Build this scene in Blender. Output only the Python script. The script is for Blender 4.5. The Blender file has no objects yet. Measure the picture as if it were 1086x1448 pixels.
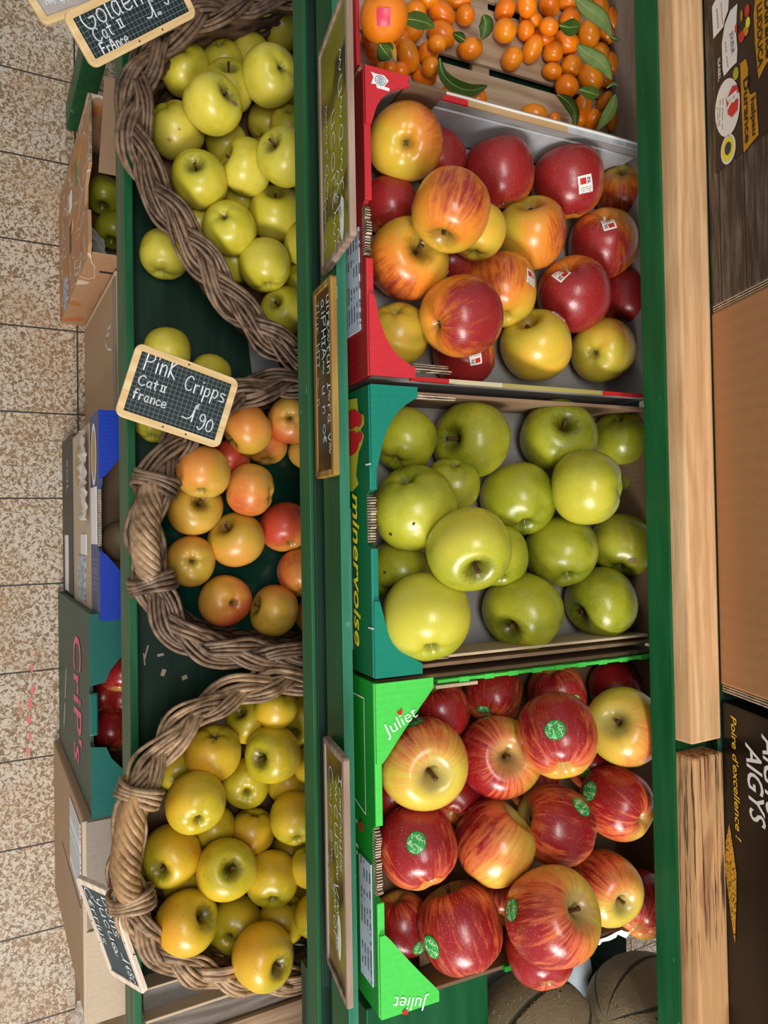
import bpy, bmesh, math, random
from mathutils import Vector, Matrix, noise
R_=random.Random(7)
S=bpy.context.scene; COL=S.collection
V=Vector
# ------------------------------------------------------------------ camera
T=math.radians(29.0); F=1046.0; H=1.9
CAM=V((0,0,H))
d_=V((1,-.0073,-.0231)).normalized()
a_=V((0,math.sin(T),-math.cos(T))); a_=(a_-d_*a_.dot(d_)).normalized()
r_=d_.cross(a_)
def ray(px,py): return a_+r_*((px-543)/F)+d_*((py-724)/F)
def P(px,py,z):
    w=ray(px,py); return CAM+w*((z-H)/w.z)
def PY(px,py,y):
    w=ray(px,py); return CAM+w*(y/w.y)
cd=bpy.data.cameras.new('camera'); cam=bpy.data.objects.new('camera',cd); COL.objects.link(cam)
cd.sensor_fit='VERTICAL'; cd.sensor_height=36; cd.lens=F/1448*36; cd.clip_start=.02
M=Matrix((r_,-d_,-a_)).transposed().to_4x4(); M.translation=CAM; cam.matrix_world=M
S.camera=cam
# ------------------------------------------------------------------ object helpers
def tag(o,label=None,cat=None,group=None,kind=None):
    if label:o['label']=label
    if cat:o['category']=cat
    if group:o['group']=group
    if kind:o['kind']=kind
    return o
def empty(name,label=None,cat=None,loc=(0,0,0),group=None,mat=None):
    o=bpy.data.objects.new(name,None); COL.objects.link(o); o.empty_display_size=.02
    if mat is not None:o.matrix_world=mat
    else:o.location=loc
    return tag(o,label,cat,group)
def obj(name,bm,mat,parent=None,smooth=False,label=None,cat=None):
    me=bpy.data.meshes.new(name)
    if isinstance(bm,bmesh.types.BMesh):
        bm.normal_update(); bm.to_mesh(me); bm.free()
    else: me.from_pydata(bm[0],[],bm[1]); me.validate()
    if mat:me.materials.append(mat)
    if smooth:me.polygons.foreach_set('use_smooth',[True]*len(me.polygons))
    o=bpy.data.objects.new(name,me); COL.objects.link(o)
    if parent:o.parent=parent
    return tag(o,label,cat)
def box(bm,c,s,rot=None,bev=0):
    m=Matrix.Translation(V(c))@(rot.to_4x4() if rot else Matrix())@Matrix.Diagonal((s[0],s[1],s[2],1))
    ret=bmesh.ops.create_cube(bm,size=1,matrix=m)
    if bev:
        es={e for v in ret['verts'] for e in v.link_edges}
        bmesh.ops.bevel(bm,geom=list(es),offset=bev,segments=2,affect='EDGES',profile=.6)
    return bm
def bx(lo,hi,bev=0,bm=None):
    bm=bm or bmesh.new()
    return box(bm,[(a+b)/2 for a,b in zip(lo,hi)],[b-a for a,b in zip(lo,hi)],None,bev)
def poly(bm,pts,th,nrm=(0,0,1)):
    n=V(nrm)*th
    a=[bm.verts.new(V(p)) for p in pts]; b=[bm.verts.new(V(p)+n) for p in pts]
    bm.faces.new(list(reversed(a))); bm.faces.new(b)
    k=len(pts)
    for i in range(k): bm.faces.new((a[i],a[(i+1)%k],b[(i+1)%k],b[i]))
    bmesh.ops.recalc_face_normals(bm,faces=bm.faces[:])
    return bm
def tube(vs,fs,pts,rad,n=6,closed=False,flat=1.0):
    """append a tube following pts to vertex/face lists"""
    k=len(pts); base=len(vs)
    up=V((0,0,1))
    for i,p in enumerate(pts):
        if closed: t=pts[(i+1)%k]-pts[i-1]
        else: t=pts[min(i+1,k-1)]-pts[max(i-1,0)]
        t=t.normalized() if t.length>1e-9 else V((1,0,0))
        s=t.cross(up)
        if s.length<.05: s=t.cross(V((1,0,0)))
        s.normalize(); q=s.cross(t)
        rr=rad(i/(k-1)) if callable(rad) else rad
        for j in range(n):
            an=2*math.pi*j/n
            vs.append(tuple(p+s*(math.cos(an)*rr)+q*(math.sin(an)*rr*flat)))
    for i in range(k if closed else k-1):
        i2=(i+1)%k
        for j in range(n):
            j2=(j+1)%n
            fs.append((base+i*n+j,base+i*n+j2,base+i2*n+j2,base+i2*n+j))
    if not closed:
        fs.append(tuple(base+j for j in range(n))[::-1]); fs.append(tuple(base+(k-1)*n+j for j in range(n)))
def catmull(p,n,closed=False):
    out=[];k=len(p);rng=k if closed else k-1
    for i in range(rng):
        p0,p1,p2,p3=(p[(i-1)%k] if closed or i>0 else p[0]),p[i],p[(i+1)%k],(p[(i+2)%k] if closed or i<k-2 else p[-1])
        for j in range(n):
            t=j/n
            out.append(.5*((2*p1)+(p2-p0)*t+(2*p0-5*p1+4*p2-p3)*t*t+(3*p1-p0-3*p2+p3)*t*t*t))
    if not closed: out.append(p[-1])
    return out
def resample(pts,n,closed=True):
    q=pts+[pts[0]] if closed else pts
    L=[0]
    for i in range(1,len(q)): L.append(L[-1]+(q[i]-q[i-1]).length)
    out=[];j=0;m=n if closed else n-1
    for i in range(n):
        s=L[-1]*i/m
        while j<len(L)-2 and L[j+1]<s:j+=1
        f=(s-L[j])/max(1e-9,L[j+1]-L[j]); out.append(q[j].lerp(q[j+1],min(1,f)))
    return out,L[-1]
# ------------------------------------------------------------------ node material helper
class NM:
    def __init__(s,name,rough=.5,spec=.5):
        s.m=bpy.data.materials.new(name); s.m.use_nodes=True; s.t=s.m.node_tree; s.n=s.t.nodes
        s.b=s.n['Principled BSDF']; s.b.inputs['Roughness'].default_value=rough
        s.b.inputs['Specular IOR Level'].default_value=spec
        s.tc=s.n.new('ShaderNodeTexCoord'); s.obj=s.tc.outputs['Object']
    def set(s,i,v):
        if hasattr(v,'is_output') or isinstance(v,bpy.types.NodeSocket): s.t.links.new(v,i)
        elif v is not None:
            if isinstance(v,(tuple,list)) and len(v)==3 and i.type=='RGBA': v=(*v,1)
            i.default_value=v
    def node(s,typ,**kw):
        n=s.n.new(typ)
        for k,v in kw.items(): setattr(n,k,v)
        return n
    def math(s,op,a,b=None,c=None,clamp=False):
        n=s.node('ShaderNodeMath',operation=op,use_clamp=clamp); s.set(n.inputs[0],a)
        if b is not None:s.set(n.inputs[1],b)
        if c is not None:s.set(n.inputs[2],c)
        return n.outputs[0]
    def vmath(s,op,a,b=None,scale=None):
        n=s.node('ShaderNodeVectorMath',operation=op); s.set(n.inputs[0],a)
        if b is not None:s.set(n.inputs[1],b)
        if scale is not None:s.set(n.inputs['Scale'],scale)
        return n.outputs['Value'] if op in('LENGTH','DOT_PRODUCT','DISTANCE') else n.outputs[0]
    def sep(s,v):
        n=s.node('ShaderNodeSeparateXYZ'); s.set(n.inputs[0],v); return n.outputs
    def comb(s,x,y,z):
        n=s.node('ShaderNodeCombineXYZ'); s.set(n.inputs[0],x);s.set(n.inputs[1],y);s.set(n.inputs[2],z); return n.outputs[0]
    def noise(s,scale,detail=3,rough=.5,vec=None,dist=0,w=None):
        n=s.node('ShaderNodeTexNoise')
        if w is not None: n.noise_dimensions='4D'; s.set(n.inputs['W'],w)
        s.set(n.inputs['Vector'],vec or s.obj); s.set(n.inputs['Scale'],scale); s.set(n.inputs['Detail'],detail); s.set(n.inputs['Roughness'],rough); s.set(n.inputs['Distortion'],dist)
        return n.outputs['Fac']
    def voro(s,scale,vec=None,feature='F1',rnd=1,out='Distance'):
        n=s.node('ShaderNodeTexVoronoi',feature=feature); s.set(n.inputs['Vector'],vec or s.obj); s.set(n.inputs['Scale'],scale); s.set(n.inputs['Randomness'],rnd)
        return n.outputs[out]
    def mapping(s,vec,scale=(1,1,1),loc=(0,0,0),rot=(0,0,0)):
        n=s.node('ShaderNodeMapping'); s.set(n.inputs[0],vec or s.obj); n.inputs['Scale'].default_value=scale; n.inputs['Location'].default_value=loc; n.inputs['Rotation'].default_value=rot
        return n.outputs[0]
    def ss(s,x,lo,hi,a=0.0,b=1.0):
        n=s.node('ShaderNodeMapRange',interpolation_type='SMOOTHSTEP'); s.set(n.inputs[0],x)
        for i,v in zip((1,2,3,4),(lo,hi,a,b)): s.set(n.inputs[i],v)
        return n.outputs[0]
    def mix(s,f,a,b,blend='MIX'):
        n=s.node('ShaderNodeMix',data_type='RGBA',blend_type=blend)
        s.set(n.inputs[0],f); s.set(n.inputs[6],a); s.set(n.inputs[7],b); return n.outputs[2]
    def ramp(s,f,stops):
        n=s.node('ShaderNodeValToRGB'); s.set(n.inputs[0],f); e=n.color_ramp.elements
        while len(e)<len(stops): e.new(.5)
        for i,(p,c) in enumerate(stops): e[i].position=p; e[i].color=(*c,1)
        return n.outputs[0]
    def bump(s,h,strength=.3,dist=.002):
        n=s.node('ShaderNodeBump'); s.set(n.inputs['Height'],h); n.inputs['Strength'].default_value=strength; n.inputs['Distance'].default_value=dist
        s.t.links.new(n.outputs[0],s.b.inputs['Normal'])
    def col(s,c): s.set(s.b.inputs['Base Color'],c); return s
    def rough(s,v): s.set(s.b.inputs['Roughness'],v); return s
def srgb(r,g,b):
    f=lambda c:(c/12.92 if c<=.04045 else ((c+.055)/1.055)**2.4)
    return tuple(f(x/255) for x in (r,g,b))
def plain(name,rgb,rough=.55,var=.12,scale=40,spec=.4):
    m=NM(name,rough,spec); c=srgb(*rgb)
    n=m.noise(scale,4)
    m.col(m.mix(n,tuple(x*(1-var) for x in c),tuple(min(1,x*(1+var)) for x in c))); m.bump(m.noise(scale*6,2),.08,.001)
    return m.m
def painted(name,rgb,rough=.38):
    """green shop paint with scuffs and brush grain"""
    m=NM(name,rough,.32); c=srgb(*rgb)
    g=m.noise(6,5,.6,m.mapping(None,(1,9,9)))
    c1=m.mix(m.ss(g,.3,.75),tuple(x*.8 for x in c),tuple(min(1,x*1.15+.004) for x in c))
    sc=m.ss(m.noise(70,2,.5,m.mapping(None,(.5,1,1))),.735,.77)
    sc2=m.ss(m.noise(9,6,.75),.735,.77)
    c2=m.mix(m.math('MULTIPLY',sc,.35),c1,srgb(150,170,150))
    m.col(m.mix(m.math('MULTIPLY',sc2,.3),c2,srgb(30,22,18)))
    m.rough(m.ss(g,.2,.8,rough-.08,rough+.12)); m.bump(m.noise(25,4,.6,m.mapping(None,(1,6,6))),.12,.001)
    return m.m
def card(name,rgb,rough=.75,corr=160,axis=0,printed=False):
    m=NM(name,rough,.25 if not printed else .4); c=srgb(*rgb)
    x=m.sep(m.obj)[axis]
    w=m.math('SINE',m.math('MULTIPLY',m.math('ADD',x,m.math('MULTIPLY',m.noise(8,2),.004)),corr*6.283))
    fib=m.noise(180,4,.6,m.mapping(None,(1,1,1)))
    blot=m.noise(5,4,.6)
    base=m.mix(fib,tuple(v*.86 for v in c),tuple(min(1,v*1.12) for v in c))
    base=m.mix(m.math('MULTIPLY',m.ss(blot,.45,.75),.25),base,tuple(v*.75 for v in c))
    if printed:
        wear=m.ss(m.noise(60,5,.7,m.mapping(None,(.4,1,1))),.68,.76)
        base=m.mix(m.math('MULTIPLY',wear,.4),base,tuple(min(1,v*1.5+.08) for v in c))
    m.col(base); m.bump(m.math('ADD',m.math('MULTIPLY',w,.22 if printed else .35),fib),.16,.0009)
    return m.m
def wood(name,c1,c2,scale=14,axis=0,rough=.6,knots=True):
    m=NM(name,rough,.3)
    st=[(1,9,9),(9,1,9),(9,9,1)][axis]
    v=m.mapping(None,st)
    warp=m.noise(1.6,3,.5,m.mapping(None,[(1,4,4),(4,1,4),(4,4,1)][axis]))
    rings=m.math('SINE',m.math('ADD',m.math('MULTIPLY',m.sep(m.obj)[1 if axis==0 else 0],420),m.math('MULTIPLY',warp,46)))
    g=m.noise(scale,5,.65,v)
    f=m.math('ADD',m.math('MULTIPLY',rings,.13),m.math('ADD',m.math('MULTIPLY',g,.6),m.math('MULTIPLY',m.noise(60,3,.6,m.mapping(None,[(.25,4,4),(4,.25,4),(4,4,.25)][axis])),.4)))
    c=m.mix(m.ss(f,.25,.85),srgb(*c2),srgb(*c1))
    fine=m.noise(90,3,.6,m.mapping(None,[(.15,3,3),(3,.15,3),(3,3,.15)][axis]))
    c=m.mix(m.math('MULTIPLY',m.ss(fine,.55,.7),.3),c,tuple(x*.55 for x in srgb(*c2)))
    m.col(c); m.bump(m.math('ADD',f,fine),.25,.0012)
    return m.m
# ------------------------------------------------------------------ text / strokes
def text_bm(bm,s,O,X,Y,h,shear=0,bold=0,align='LEFT',spacing=1.0,ex=.0004,wx=1.0):
    """solid lettering: origin O, reading direction X, letter-up Y (unit vectors), cap height h"""
    cu=bpy.data.curves.new('t','FONT'); cu.body=s; cu.size=1; cu.shear=shear; cu.offset=bold; cu.align_x=align; cu.space_character=spacing; cu.resolution_u=3
    ob=bpy.data.objects.new('t',cu); COL.objects.link(ob)
    dg=bpy.context.evaluated_depsgraph_get(); dg.update()
    me=bpy.data.meshes.new_from_object(ob.evaluated_get(dg))
    bpy.data.objects.remove(ob); bpy.data.curves.remove(cu)
    k=h/.69; O=V(O);X=V(X);Y=V(Y);N=X.cross(Y)*ex
    vs=[bm.verts.new(O+X*(v.co.x*k*wx)+Y*(v.co.y*k)+N) for v in me.vertices]
    for p in me.polygons:
        try: bm.faces.new([vs[i] for i in p.vertices])
        except ValueError: pass
    bpy.data.meshes.remove(me)
    return bm
G={ # hand lettering strokes in a 1 x 1 cell (baseline 0, cap 1)
'G':[[(.75,.85),(.5,1),(.2,.85),(.05,.5),(.2,.1),(.5,0),(.75,.2),(.78,.45),(.5,.45)]],
'o':[[(.35,.6),(.1,.45),(.1,.15),(.35,0),(.58,.15),(.58,.45),(.35,.6)]],
'l':[[(.15,1),(.12,.1),(.25,0)]],'d':[[(.55,.55),(.25,.6),(.08,.3),(.25,0),(.52,.15)],[(.58,1),(.55,.1),(.65,0)]],
'e':[[(.08,.3),(.55,.35),(.4,.6),(.12,.5),(.08,.15),(.3,0),(.55,.1)]],
'n':[[(.1,.6),(.12,0)],[(.12,.4),(.35,.6),(.52,.45),(.52,0)]],'s':[[(.5,.55),(.2,.6),(.12,.42),(.45,.25),(.45,.05),(.1,.03)]],
'C':[[(.7,.85),(.45,1),(.15,.8),(.05,.45),(.2,.1),(.5,0),(.72,.15)]],
'a':[[(.52,.55),(.25,.6),(.08,.3),(.25,0),(.5,.2),(.53,.58),(.5,.1),(.62,0)]],
't':[[(.25,.9),(.22,.1),(.4,0)],[(.02,.62),(.5,.64)]],'I':[[(.2,.8),(.2,0)],[(0,.8),(.4,.8)],[(0,0),(.4,0)]],
'F':[[(.1,1),(.08,0)],[(.1,1),(.6,.98)],[(.1,.55),(.5,.55)]],'f':[[(.55,.95),(.3,1),(.22,.8),(.2,-.05)],[(.05,.55),(.45,.58)]],
'r':[[(.1,.6),(.12,0)],[(.12,.38),(.3,.58),(.48,.55)]],'c':[[(.5,.5),(.28,.6),(.08,.32),(.22,.02),(.52,.1)]],
'P':[[(.12,1),(.08,-.05)],[(.1,.95),(.5,1),(.7,.75),(.5,.5),(.12,.45)]],'i':[[(.15,.58),(.15,0)],[(.15,.8),(.17,.84)]],
'k':[[(.12,1),(.1,0)],[(.6,1),(.12,.45),(.62,0)]],'p':[[(.12,.6),(.08,-.4)],[(.12,.5),(.4,.6),(.55,.35),(.4,.05),(.12,.1)]],
'1':[[(-.5,.05),(-.1,.02),(.2,.3),(.3,1),(.28,-.1)]],'9':[[(.55,.7),(.4,1),(.12,.9),(.12,.6),(.4,.52),(.58,.75),(.55,.25),(.3,-.1),(.05,.05)]],
'0':[[(.35,.9),(.1,.6),(.12,.15),(.35,0),(.58,.2),(.58,.65),(.35,.9)]],'8':[[(.35,.5),(.12,.75),(.35,1),(.55,.75),(.35,.5),(.08,.2),(.35,0),(.6,.2),(.35,.5)]],
'E':[[(.5,.75),(.25,.8),(.15,.4),(.25,.05),(.5,.1)],[(.02,.5),(.4,.52)],[(.02,.32),(.38,.34)]],
'D':[[(.12,1),(.1,0)],[(.02,1),(.5,.9),(.68,.5),(.5,.1),(.05,0)]],'y':[[(.08,.6),(.15,.2),(.4,.15)],[(.5,.6),(.45,0),(.25,-.4),(.02,-.3)]],
'u':[[(.08,.6),(.1,.1),(.35,.02),(.5,.2)],[(.52,.6),(.55,0)]],'H':[[(.1,1),(.1,0)],[(.55,1),(.55,0)],[(.1,.5),(.55,.5)]],
'A':[[(0,0),(.3,1),(.6,0)],[(.1,.4),(.5,.4)]],'~':[[(0,.3),(.15,.55),(.3,.25),(.45,.5),(.6,.2),(.75,.45)]],'v':[[(.05,.6),(.25,0),(.5,.6)]],
'-':[[(.05,.35),(.45,.38)]],'_':[[(-.6,-.1),(.1,.0),(.5,.05)]],"'":[[(.15,1),(.1,.8)]]}
def ribbon(bm,pts,w,O,X,Y,N):
    q=[O+X*p[0]+Y*p[1]+N for p in pts]
    for a,b in zip(q,q[1:]):
        t=(b-a)
        if t.length<1e-7: continue
        s=t.normalized().cross(N.normalized())*(w/2)
        bm.faces.new([bm.verts.new(v) for v in (a-s,b-s,b+s,a+s)])
    for a in q:
        bm.faces.new([bm.verts.new(a+(X.normalized()*math.cos(t*1.0472)+Y.normalized()*math.sin(t*1.0472))*(w/2)) for t in range(6)])
def hand(bm,s,O,X,Y,h,w=.0016,ex=.0006,wx=.8,jit=.03,rnd=R_):
    O=V(O);X=V(X);Y=V(Y);N=X.cross(Y).normalized()*ex; x=0
    for ch in s:
        if ch==' ': x+=.55*wx; continue
        g=G[ch]; k=wx*(1+rnd.uniform(-.08,.08)); dy=rnd.uniform(-jit,jit)
        adv=max(p[0] for st in g for p in st)+.16
        for st in g:
            c=catmull([V((p[0],p[1],0)) for p in st],4) if len(st)>2 else [V((p[0],p[1],0)) for p in st]
            ribbon(bm,[((x+p.x*k)*h,(p.y+dy)*h) for p in c],w,O,X,Y,N)
        x+=adv*k
    return bm
APPLES=[
('golden','egg-shaped yellow apple nearest the corner of the upper slate in the top basket',-0.6449,0.2642,0.8694,0.0347,(0.413,0.459,-0.787),(-0.870,0.455,-0.192),'n',0.20,[]),
('golden','shaded yellow apple tucked at the back of the top basket, half hidden',-0.6759,0.3192,0.8650,0.0294,(0.436,0.396,-0.808),(0.889,-0.050,0.455),'n',0.20,[]),
('golden','small sliver of yellow apple wedged against the big apple by the rail',-0.6953,0.3628,0.8644,0.0293,(-0.948,-0.274,-0.158),(0.008,-0.520,0.854),'n',0.30,[]),
('golden','topmost yellow apple of the top basket, touching the green rail',-0.7524,0.4132,0.8660,0.0309,(0.540,-0.225,-0.811),(0.720,-0.377,0.583),'c',0.30,[]),
('golden','large yellow apple showing its dark calyx in the upper part of the top basket',-0.6260,0.3648,0.9409,0.0377,(-0.136,-0.148,-0.980),(0.697,-0.717,0.012),'c',0.30,[]),
('golden','yellow apple with a dark stalk cut off by the green rail in the top basket',-0.7002,0.4536,0.8646,0.0295,(-0.495,-0.819,0.288),(0.667,-0.146,0.731),'s',0.20,[]),
('golden','yellow apple with an upright brown stem behind the russet-cheeked one in the top basket',-0.6229,0.3205,0.8910,0.0341,(-0.400,-0.272,0.875),(0.917,-0.125,0.380),'s',0.30,[]),
('golden','green-yellow apple with a deep stem hollow and brown russet patch in the top basket',-0.5687,0.2849,0.9297,0.0369,(-0.157,0.351,0.923),(0.738,-0.579,0.346),'s',0.00,[((0.194,0.591,0.783),3012)]),
('golden','pale yellow apple with small brown bruises beside the wicker rim of the top basket',-0.5535,0.2487,0.8728,0.0375,(0.628,0.619,-0.471),(0.636,-0.060,0.770),'c',0.45,[((0.253,-0.880,0.402),2007),((0.436,-0.072,0.897),2006),((0.727,-0.361,0.584),2008)]),
('golden','shaded yellow apple lying under the large calyx-up apple in the top basket',-0.6002,0.3874,0.8648,0.0295,(-0.975,0.221,-0.026),(-0.076,-0.223,0.972),'n',0.20,[]),
('golden','dark shaded yellow apple deep in the top basket beside the rail',-0.6465,0.4440,0.8628,0.0272,(0.459,0.233,-0.857),(0.879,-0.256,0.402),'n',0.10,[]),
('golden','yellow apple peeping from behind the long-stemmed apple by the rail',-0.5775,0.4042,0.9103,0.0293,(0.503,0.340,-0.795),(0.864,-0.182,0.469),'n',0.30,[]),
('golden','yellow apple with a long reddish stem cut by the green rail in the top basket',-0.4945,0.3702,0.9780,0.0365,(-0.193,-0.806,0.559),(0.749,0.247,0.615),'s',0.30,[]),
('golden','yellow apple with a thin stem at its left shoulder, mid top basket',-0.4988,0.3361,0.9202,0.0357,(-0.237,-0.959,0.157),(0.534,0.006,0.845),'s',0.20,[]),
('golden','yellow-green apple squeezed under the russet-cheeked apple of the top basket',-0.5556,0.3236,0.8652,0.0301,(0.467,0.493,-0.734),(0.843,0.002,0.537),'n',0.10,[]),
('golden','green-yellow apple with an open stem hollow at its top, left side of the top basket',-0.4725,0.2724,0.9073,0.0365,(-0.230,-0.431,0.873),(0.937,0.146,0.319),'s',0.10,[]),
('golden','upright yellow apple with a centred short stem in the lower half of the top basket',-0.4481,0.3846,0.9038,0.0382,(-0.571,-0.325,0.754),(0.820,-0.187,0.541),'s',0.30,[]),
('golden','dark green-yellow apple showing between three front apples of the top basket',-0.4771,0.3456,0.8645,0.0293,(-0.963,-0.149,-0.224),(-0.138,-0.438,0.888),'n',0.00,[]),
('golden','narrow slice of yellow apple right against the rail, mid top basket',-0.4982,0.4536,0.8653,0.0294,(-0.971,0.223,-0.081),(-0.146,-0.293,0.945),'n',0.20,[]),
('golden','green-tinged apple with a green calyx near the slanting rim of the top basket',-0.4124,0.3105,0.9135,0.0354,(0.190,0.504,-0.842),(0.911,0.231,0.343),'c',0.10,[]),
('golden','sliver of apple between the wicker rim and the green-calyx apple',-0.4349,0.2832,0.8634,0.0271,(0.572,0.107,-0.813),(0.811,-0.221,0.542),'n',0.10,[]),
('golden','bright round yellow apple without visible stem in the narrow end of the top basket',-0.3663,0.3609,0.9155,0.0357,(-0.965,-0.053,-0.256),(-0.212,-0.416,0.884),'n',0.30,[]),
('golden','yellow apple half cut by the rail above the narrow end of the top basket',-0.4021,0.4189,0.9243,0.0294,(-0.973,0.186,-0.138),(-0.193,-0.319,0.928),'n',0.40,[]),
('golden','shaded apple under the wicker edge at the narrow end of the top basket',-0.3868,0.3345,0.8646,0.0293,(0.585,0.072,-0.808),(0.785,-0.300,0.542),'n',0.10,[]),
('golden','yellow apple hidden behind the bright round one at the narrow end of the top basket',-0.4078,0.4206,0.8647,0.0293,(-0.979,0.112,-0.171),(-0.199,-0.346,0.917),'n',0.50,[]),
('golden','yellow apple with a dark curved stem, lowest whole apple of the top basket',-0.3128,0.3990,0.8932,0.0335,(-0.201,-0.740,0.643),(0.693,0.356,0.626),'s',0.20,[]),
('golden','yellow apple partly behind the bright round one and cut by the rail',-0.3616,0.4311,0.8891,0.0294,(0.647,0.308,-0.697),(0.762,-0.248,0.598),'n',0.30,[]),
('golden','last slice of yellow apple at the very tip of the top basket',-0.2871,0.4541,0.8650,0.0294,(0.698,0.306,-0.647),(0.715,-0.270,0.645),'n',0.30,[]),
('golden','loose yellow-green apple lying alone on the dark green shelf beside the top basket',-0.3887,0.2405,0.8342,0.0336,(-0.949,0.239,-0.207),(-0.233,-0.089,0.968),'n',0.15,[]),
('golden','loose green-yellow apple on the shelf showing above the Pink Cripps slate',-0.2519,0.2438,0.8323,0.0324,(-0.948,0.058,-0.312),(-0.317,-0.219,0.923),'n',0.00,[]),
('golden','loose green apple just peeping over the upper edge of the Pink Cripps slate',-0.2228,0.3051,0.8303,0.0295,(-0.898,0.312,-0.311),(-0.361,-0.116,0.926),'n',0.00,[]),
('golden','loose green apple under the lower left corner of the Pink Cripps slate',-0.1502,0.2263,0.8298,0.0295,(-0.878,0.287,-0.383),(-0.414,-0.056,0.908),'n',0.00,[]),
('cripps','orange-blushed apple with its dark calyx facing up at the top of the middle basket',-0.1525,0.3997,0.9066,0.0329,(0.026,0.407,-0.913),(0.842,-0.502,-0.200),'c',0.55,[]),
('cripps','pinkish yellow apple beside the right edge of the Pink Cripps slate',-0.1370,0.3365,0.9056,0.0350,(0.598,-0.796,-0.093),(-0.504,-0.463,0.729),'s',0.40,[]),
('cripps','orange apple half hidden beneath the one touching the Pink Cripps slate',-0.1184,0.3777,0.8651,0.0295,(-0.904,0.152,-0.400),(-0.427,-0.307,0.850),'n',0.50,[]),
('cripps','golden orange apple right under the Pink Cripps slate in the middle basket',-0.0731,0.2673,0.9208,0.0357,(-0.886,0.176,-0.430),(-0.417,-0.710,0.568),'n',0.35,[]),
('cripps','yellow apple with a small stem against the rim handle of the middle basket',-0.0266,0.2691,0.8718,0.0370,(-0.269,-0.007,0.963),(0.074,-0.997,0.013),'s',0.15,[]),
('cripps','orange-yellow apple lying on its side with a red-rimmed end, mid middle basket',-0.0520,0.3415,0.9010,0.0353,(-0.283,-0.793,-0.540),(0.686,-0.561,0.463),'c',0.50,[]),
('cripps','red-cheeked apple deep between the upper apples of the middle basket',-0.0958,0.3220,0.8647,0.0293,(-0.861,-0.047,-0.506),(-0.452,-0.383,0.805),'n',0.85,[]),
('cripps','pale yellow apple half under the calyx-up one, by the rail of the middle basket',-0.1149,0.4451,0.8647,0.0294,(0.762,0.074,-0.643),(0.609,-0.419,0.673),'n',0.10,[]),
('cripps','plain yellow apple with a stem dimple in the centre of the middle basket',0.0186,0.3287,0.8731,0.0389,(-0.590,-0.656,0.470),(0.801,-0.405,0.440),'s',0.12,[]),
('cripps','evenly orange-pink apple to the right of the central one in the middle basket',0.0023,0.4027,0.8721,0.0369,(-0.788,-0.028,-0.615),(-0.437,-0.679,0.590),'n',0.80,[]),
('cripps','brownish yellow apple with calyx facing straight up, left side of the middle basket',0.0464,0.2629,0.8692,0.0342,(0.087,0.170,-0.982),(-0.894,-0.420,-0.152),'c',0.25,[]),
('cripps','darker red-brown cheeked apple at the bottom of the middle basket',0.1045,0.3110,0.8708,0.0359,(-0.034,-0.127,-0.991),(0.777,0.620,-0.106),'c',0.75,[]),
('cripps','brownish yellow apple with its stem hollow at the left, bottom of the middle basket',0.1236,0.3852,0.8715,0.0364,(-0.276,-0.960,0.040),(-0.957,0.278,0.084),'s',0.20,[]),
('cripps','orange and red apple cut by the rail, lower right of the middle basket',0.0709,0.4296,0.8720,0.0373,(-0.806,0.128,-0.578),(-0.055,-0.988,-0.142),'n',0.55,[]),
('cripps','lowest apple of the middle basket, mostly hidden by the rail',0.1389,0.4521,0.8649,0.0295,(-0.783,0.257,-0.566),(-0.622,-0.309,0.720),'n',0.50,[]),
('yellow','deep yellow apple with a star calyx at the upper right of the bottom basket',0.2880,0.4253,0.8735,0.0391,(-0.366,0.681,-0.634),(-0.754,0.182,0.631),'c',0.30,[]),
('yellow','orange-yellow apple with a dark blemish near its top edge in the bottom basket',0.3043,0.2811,0.9053,0.0367,(0.924,0.040,-0.381),(0.295,-0.709,0.641),'c',0.70,[((-0.764,-0.269,0.587),1005),((-0.720,-0.071,0.690),1006),((-0.632,-0.212,0.746),2010)]),
('yellow','greenish yellow apple with a deep dark hollow, upper half of the bottom basket',0.3187,0.3646,0.9113,0.0378,(-0.096,-0.809,0.579),(-0.365,0.570,0.736),'s',0.05,[]),
('yellow','green shaded apple with a dark hollow under the wicker edge of the bottom basket',0.2803,0.3427,0.8656,0.0306,(-0.663,-0.560,0.497),(0.453,0.229,0.862),'s',0.05,[]),
('yellow','shaded yellow apple behind the star-calyx one at the top of the bottom basket',0.2558,0.3737,0.9027,0.0295,(0.865,-0.177,-0.469),(0.314,-0.537,0.783),'n',0.30,[]),
('yellow','yellow apple with a small black calyx next to the rim handle of the bottom basket',0.3561,0.2487,0.9367,0.0373,(-0.392,0.148,-0.908),(-0.388,-0.922,0.018),'c',0.50,[]),
('yellow','olive yellow apple with sunken calyx between the upper apples of the bottom basket',0.3677,0.3381,0.8682,0.0332,(-0.117,0.260,-0.958),(-0.987,-0.139,0.083),'c',0.05,[]),
('yellow','shaded yellow apple below the deep-hollowed greenish one by the rail',0.3758,0.4037,0.8656,0.0302,(0.975,0.079,-0.207),(0.222,-0.355,0.908),'n',0.30,[]),
('yellow','half green half orange apple pressed against the left rim of the bottom basket',0.4362,0.2267,0.8886,0.0380,(0.172,-0.611,0.773),(-0.531,0.603,0.595),'s',0.55,[]),
('yellow','yellow apple with a wide dark stem hollow in the centre of the bottom basket',0.4603,0.2921,0.9164,0.0388,(-0.427,-0.014,0.904),(0.019,-1.000,-0.007),'s',0.15,[]),
('yellow','dull golden apple with no stem visible above the central one in the bottom basket',0.4372,0.3471,0.8673,0.0323,(0.974,-0.084,-0.213),(0.163,-0.399,0.902),'n',0.50,[]),
('yellow','tall golden yellow apple against the rail, mid bottom basket',0.4167,0.3976,0.9106,0.0357,(-0.601,0.270,-0.752),(-0.799,-0.241,0.551),'n',0.40,[]),
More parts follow.
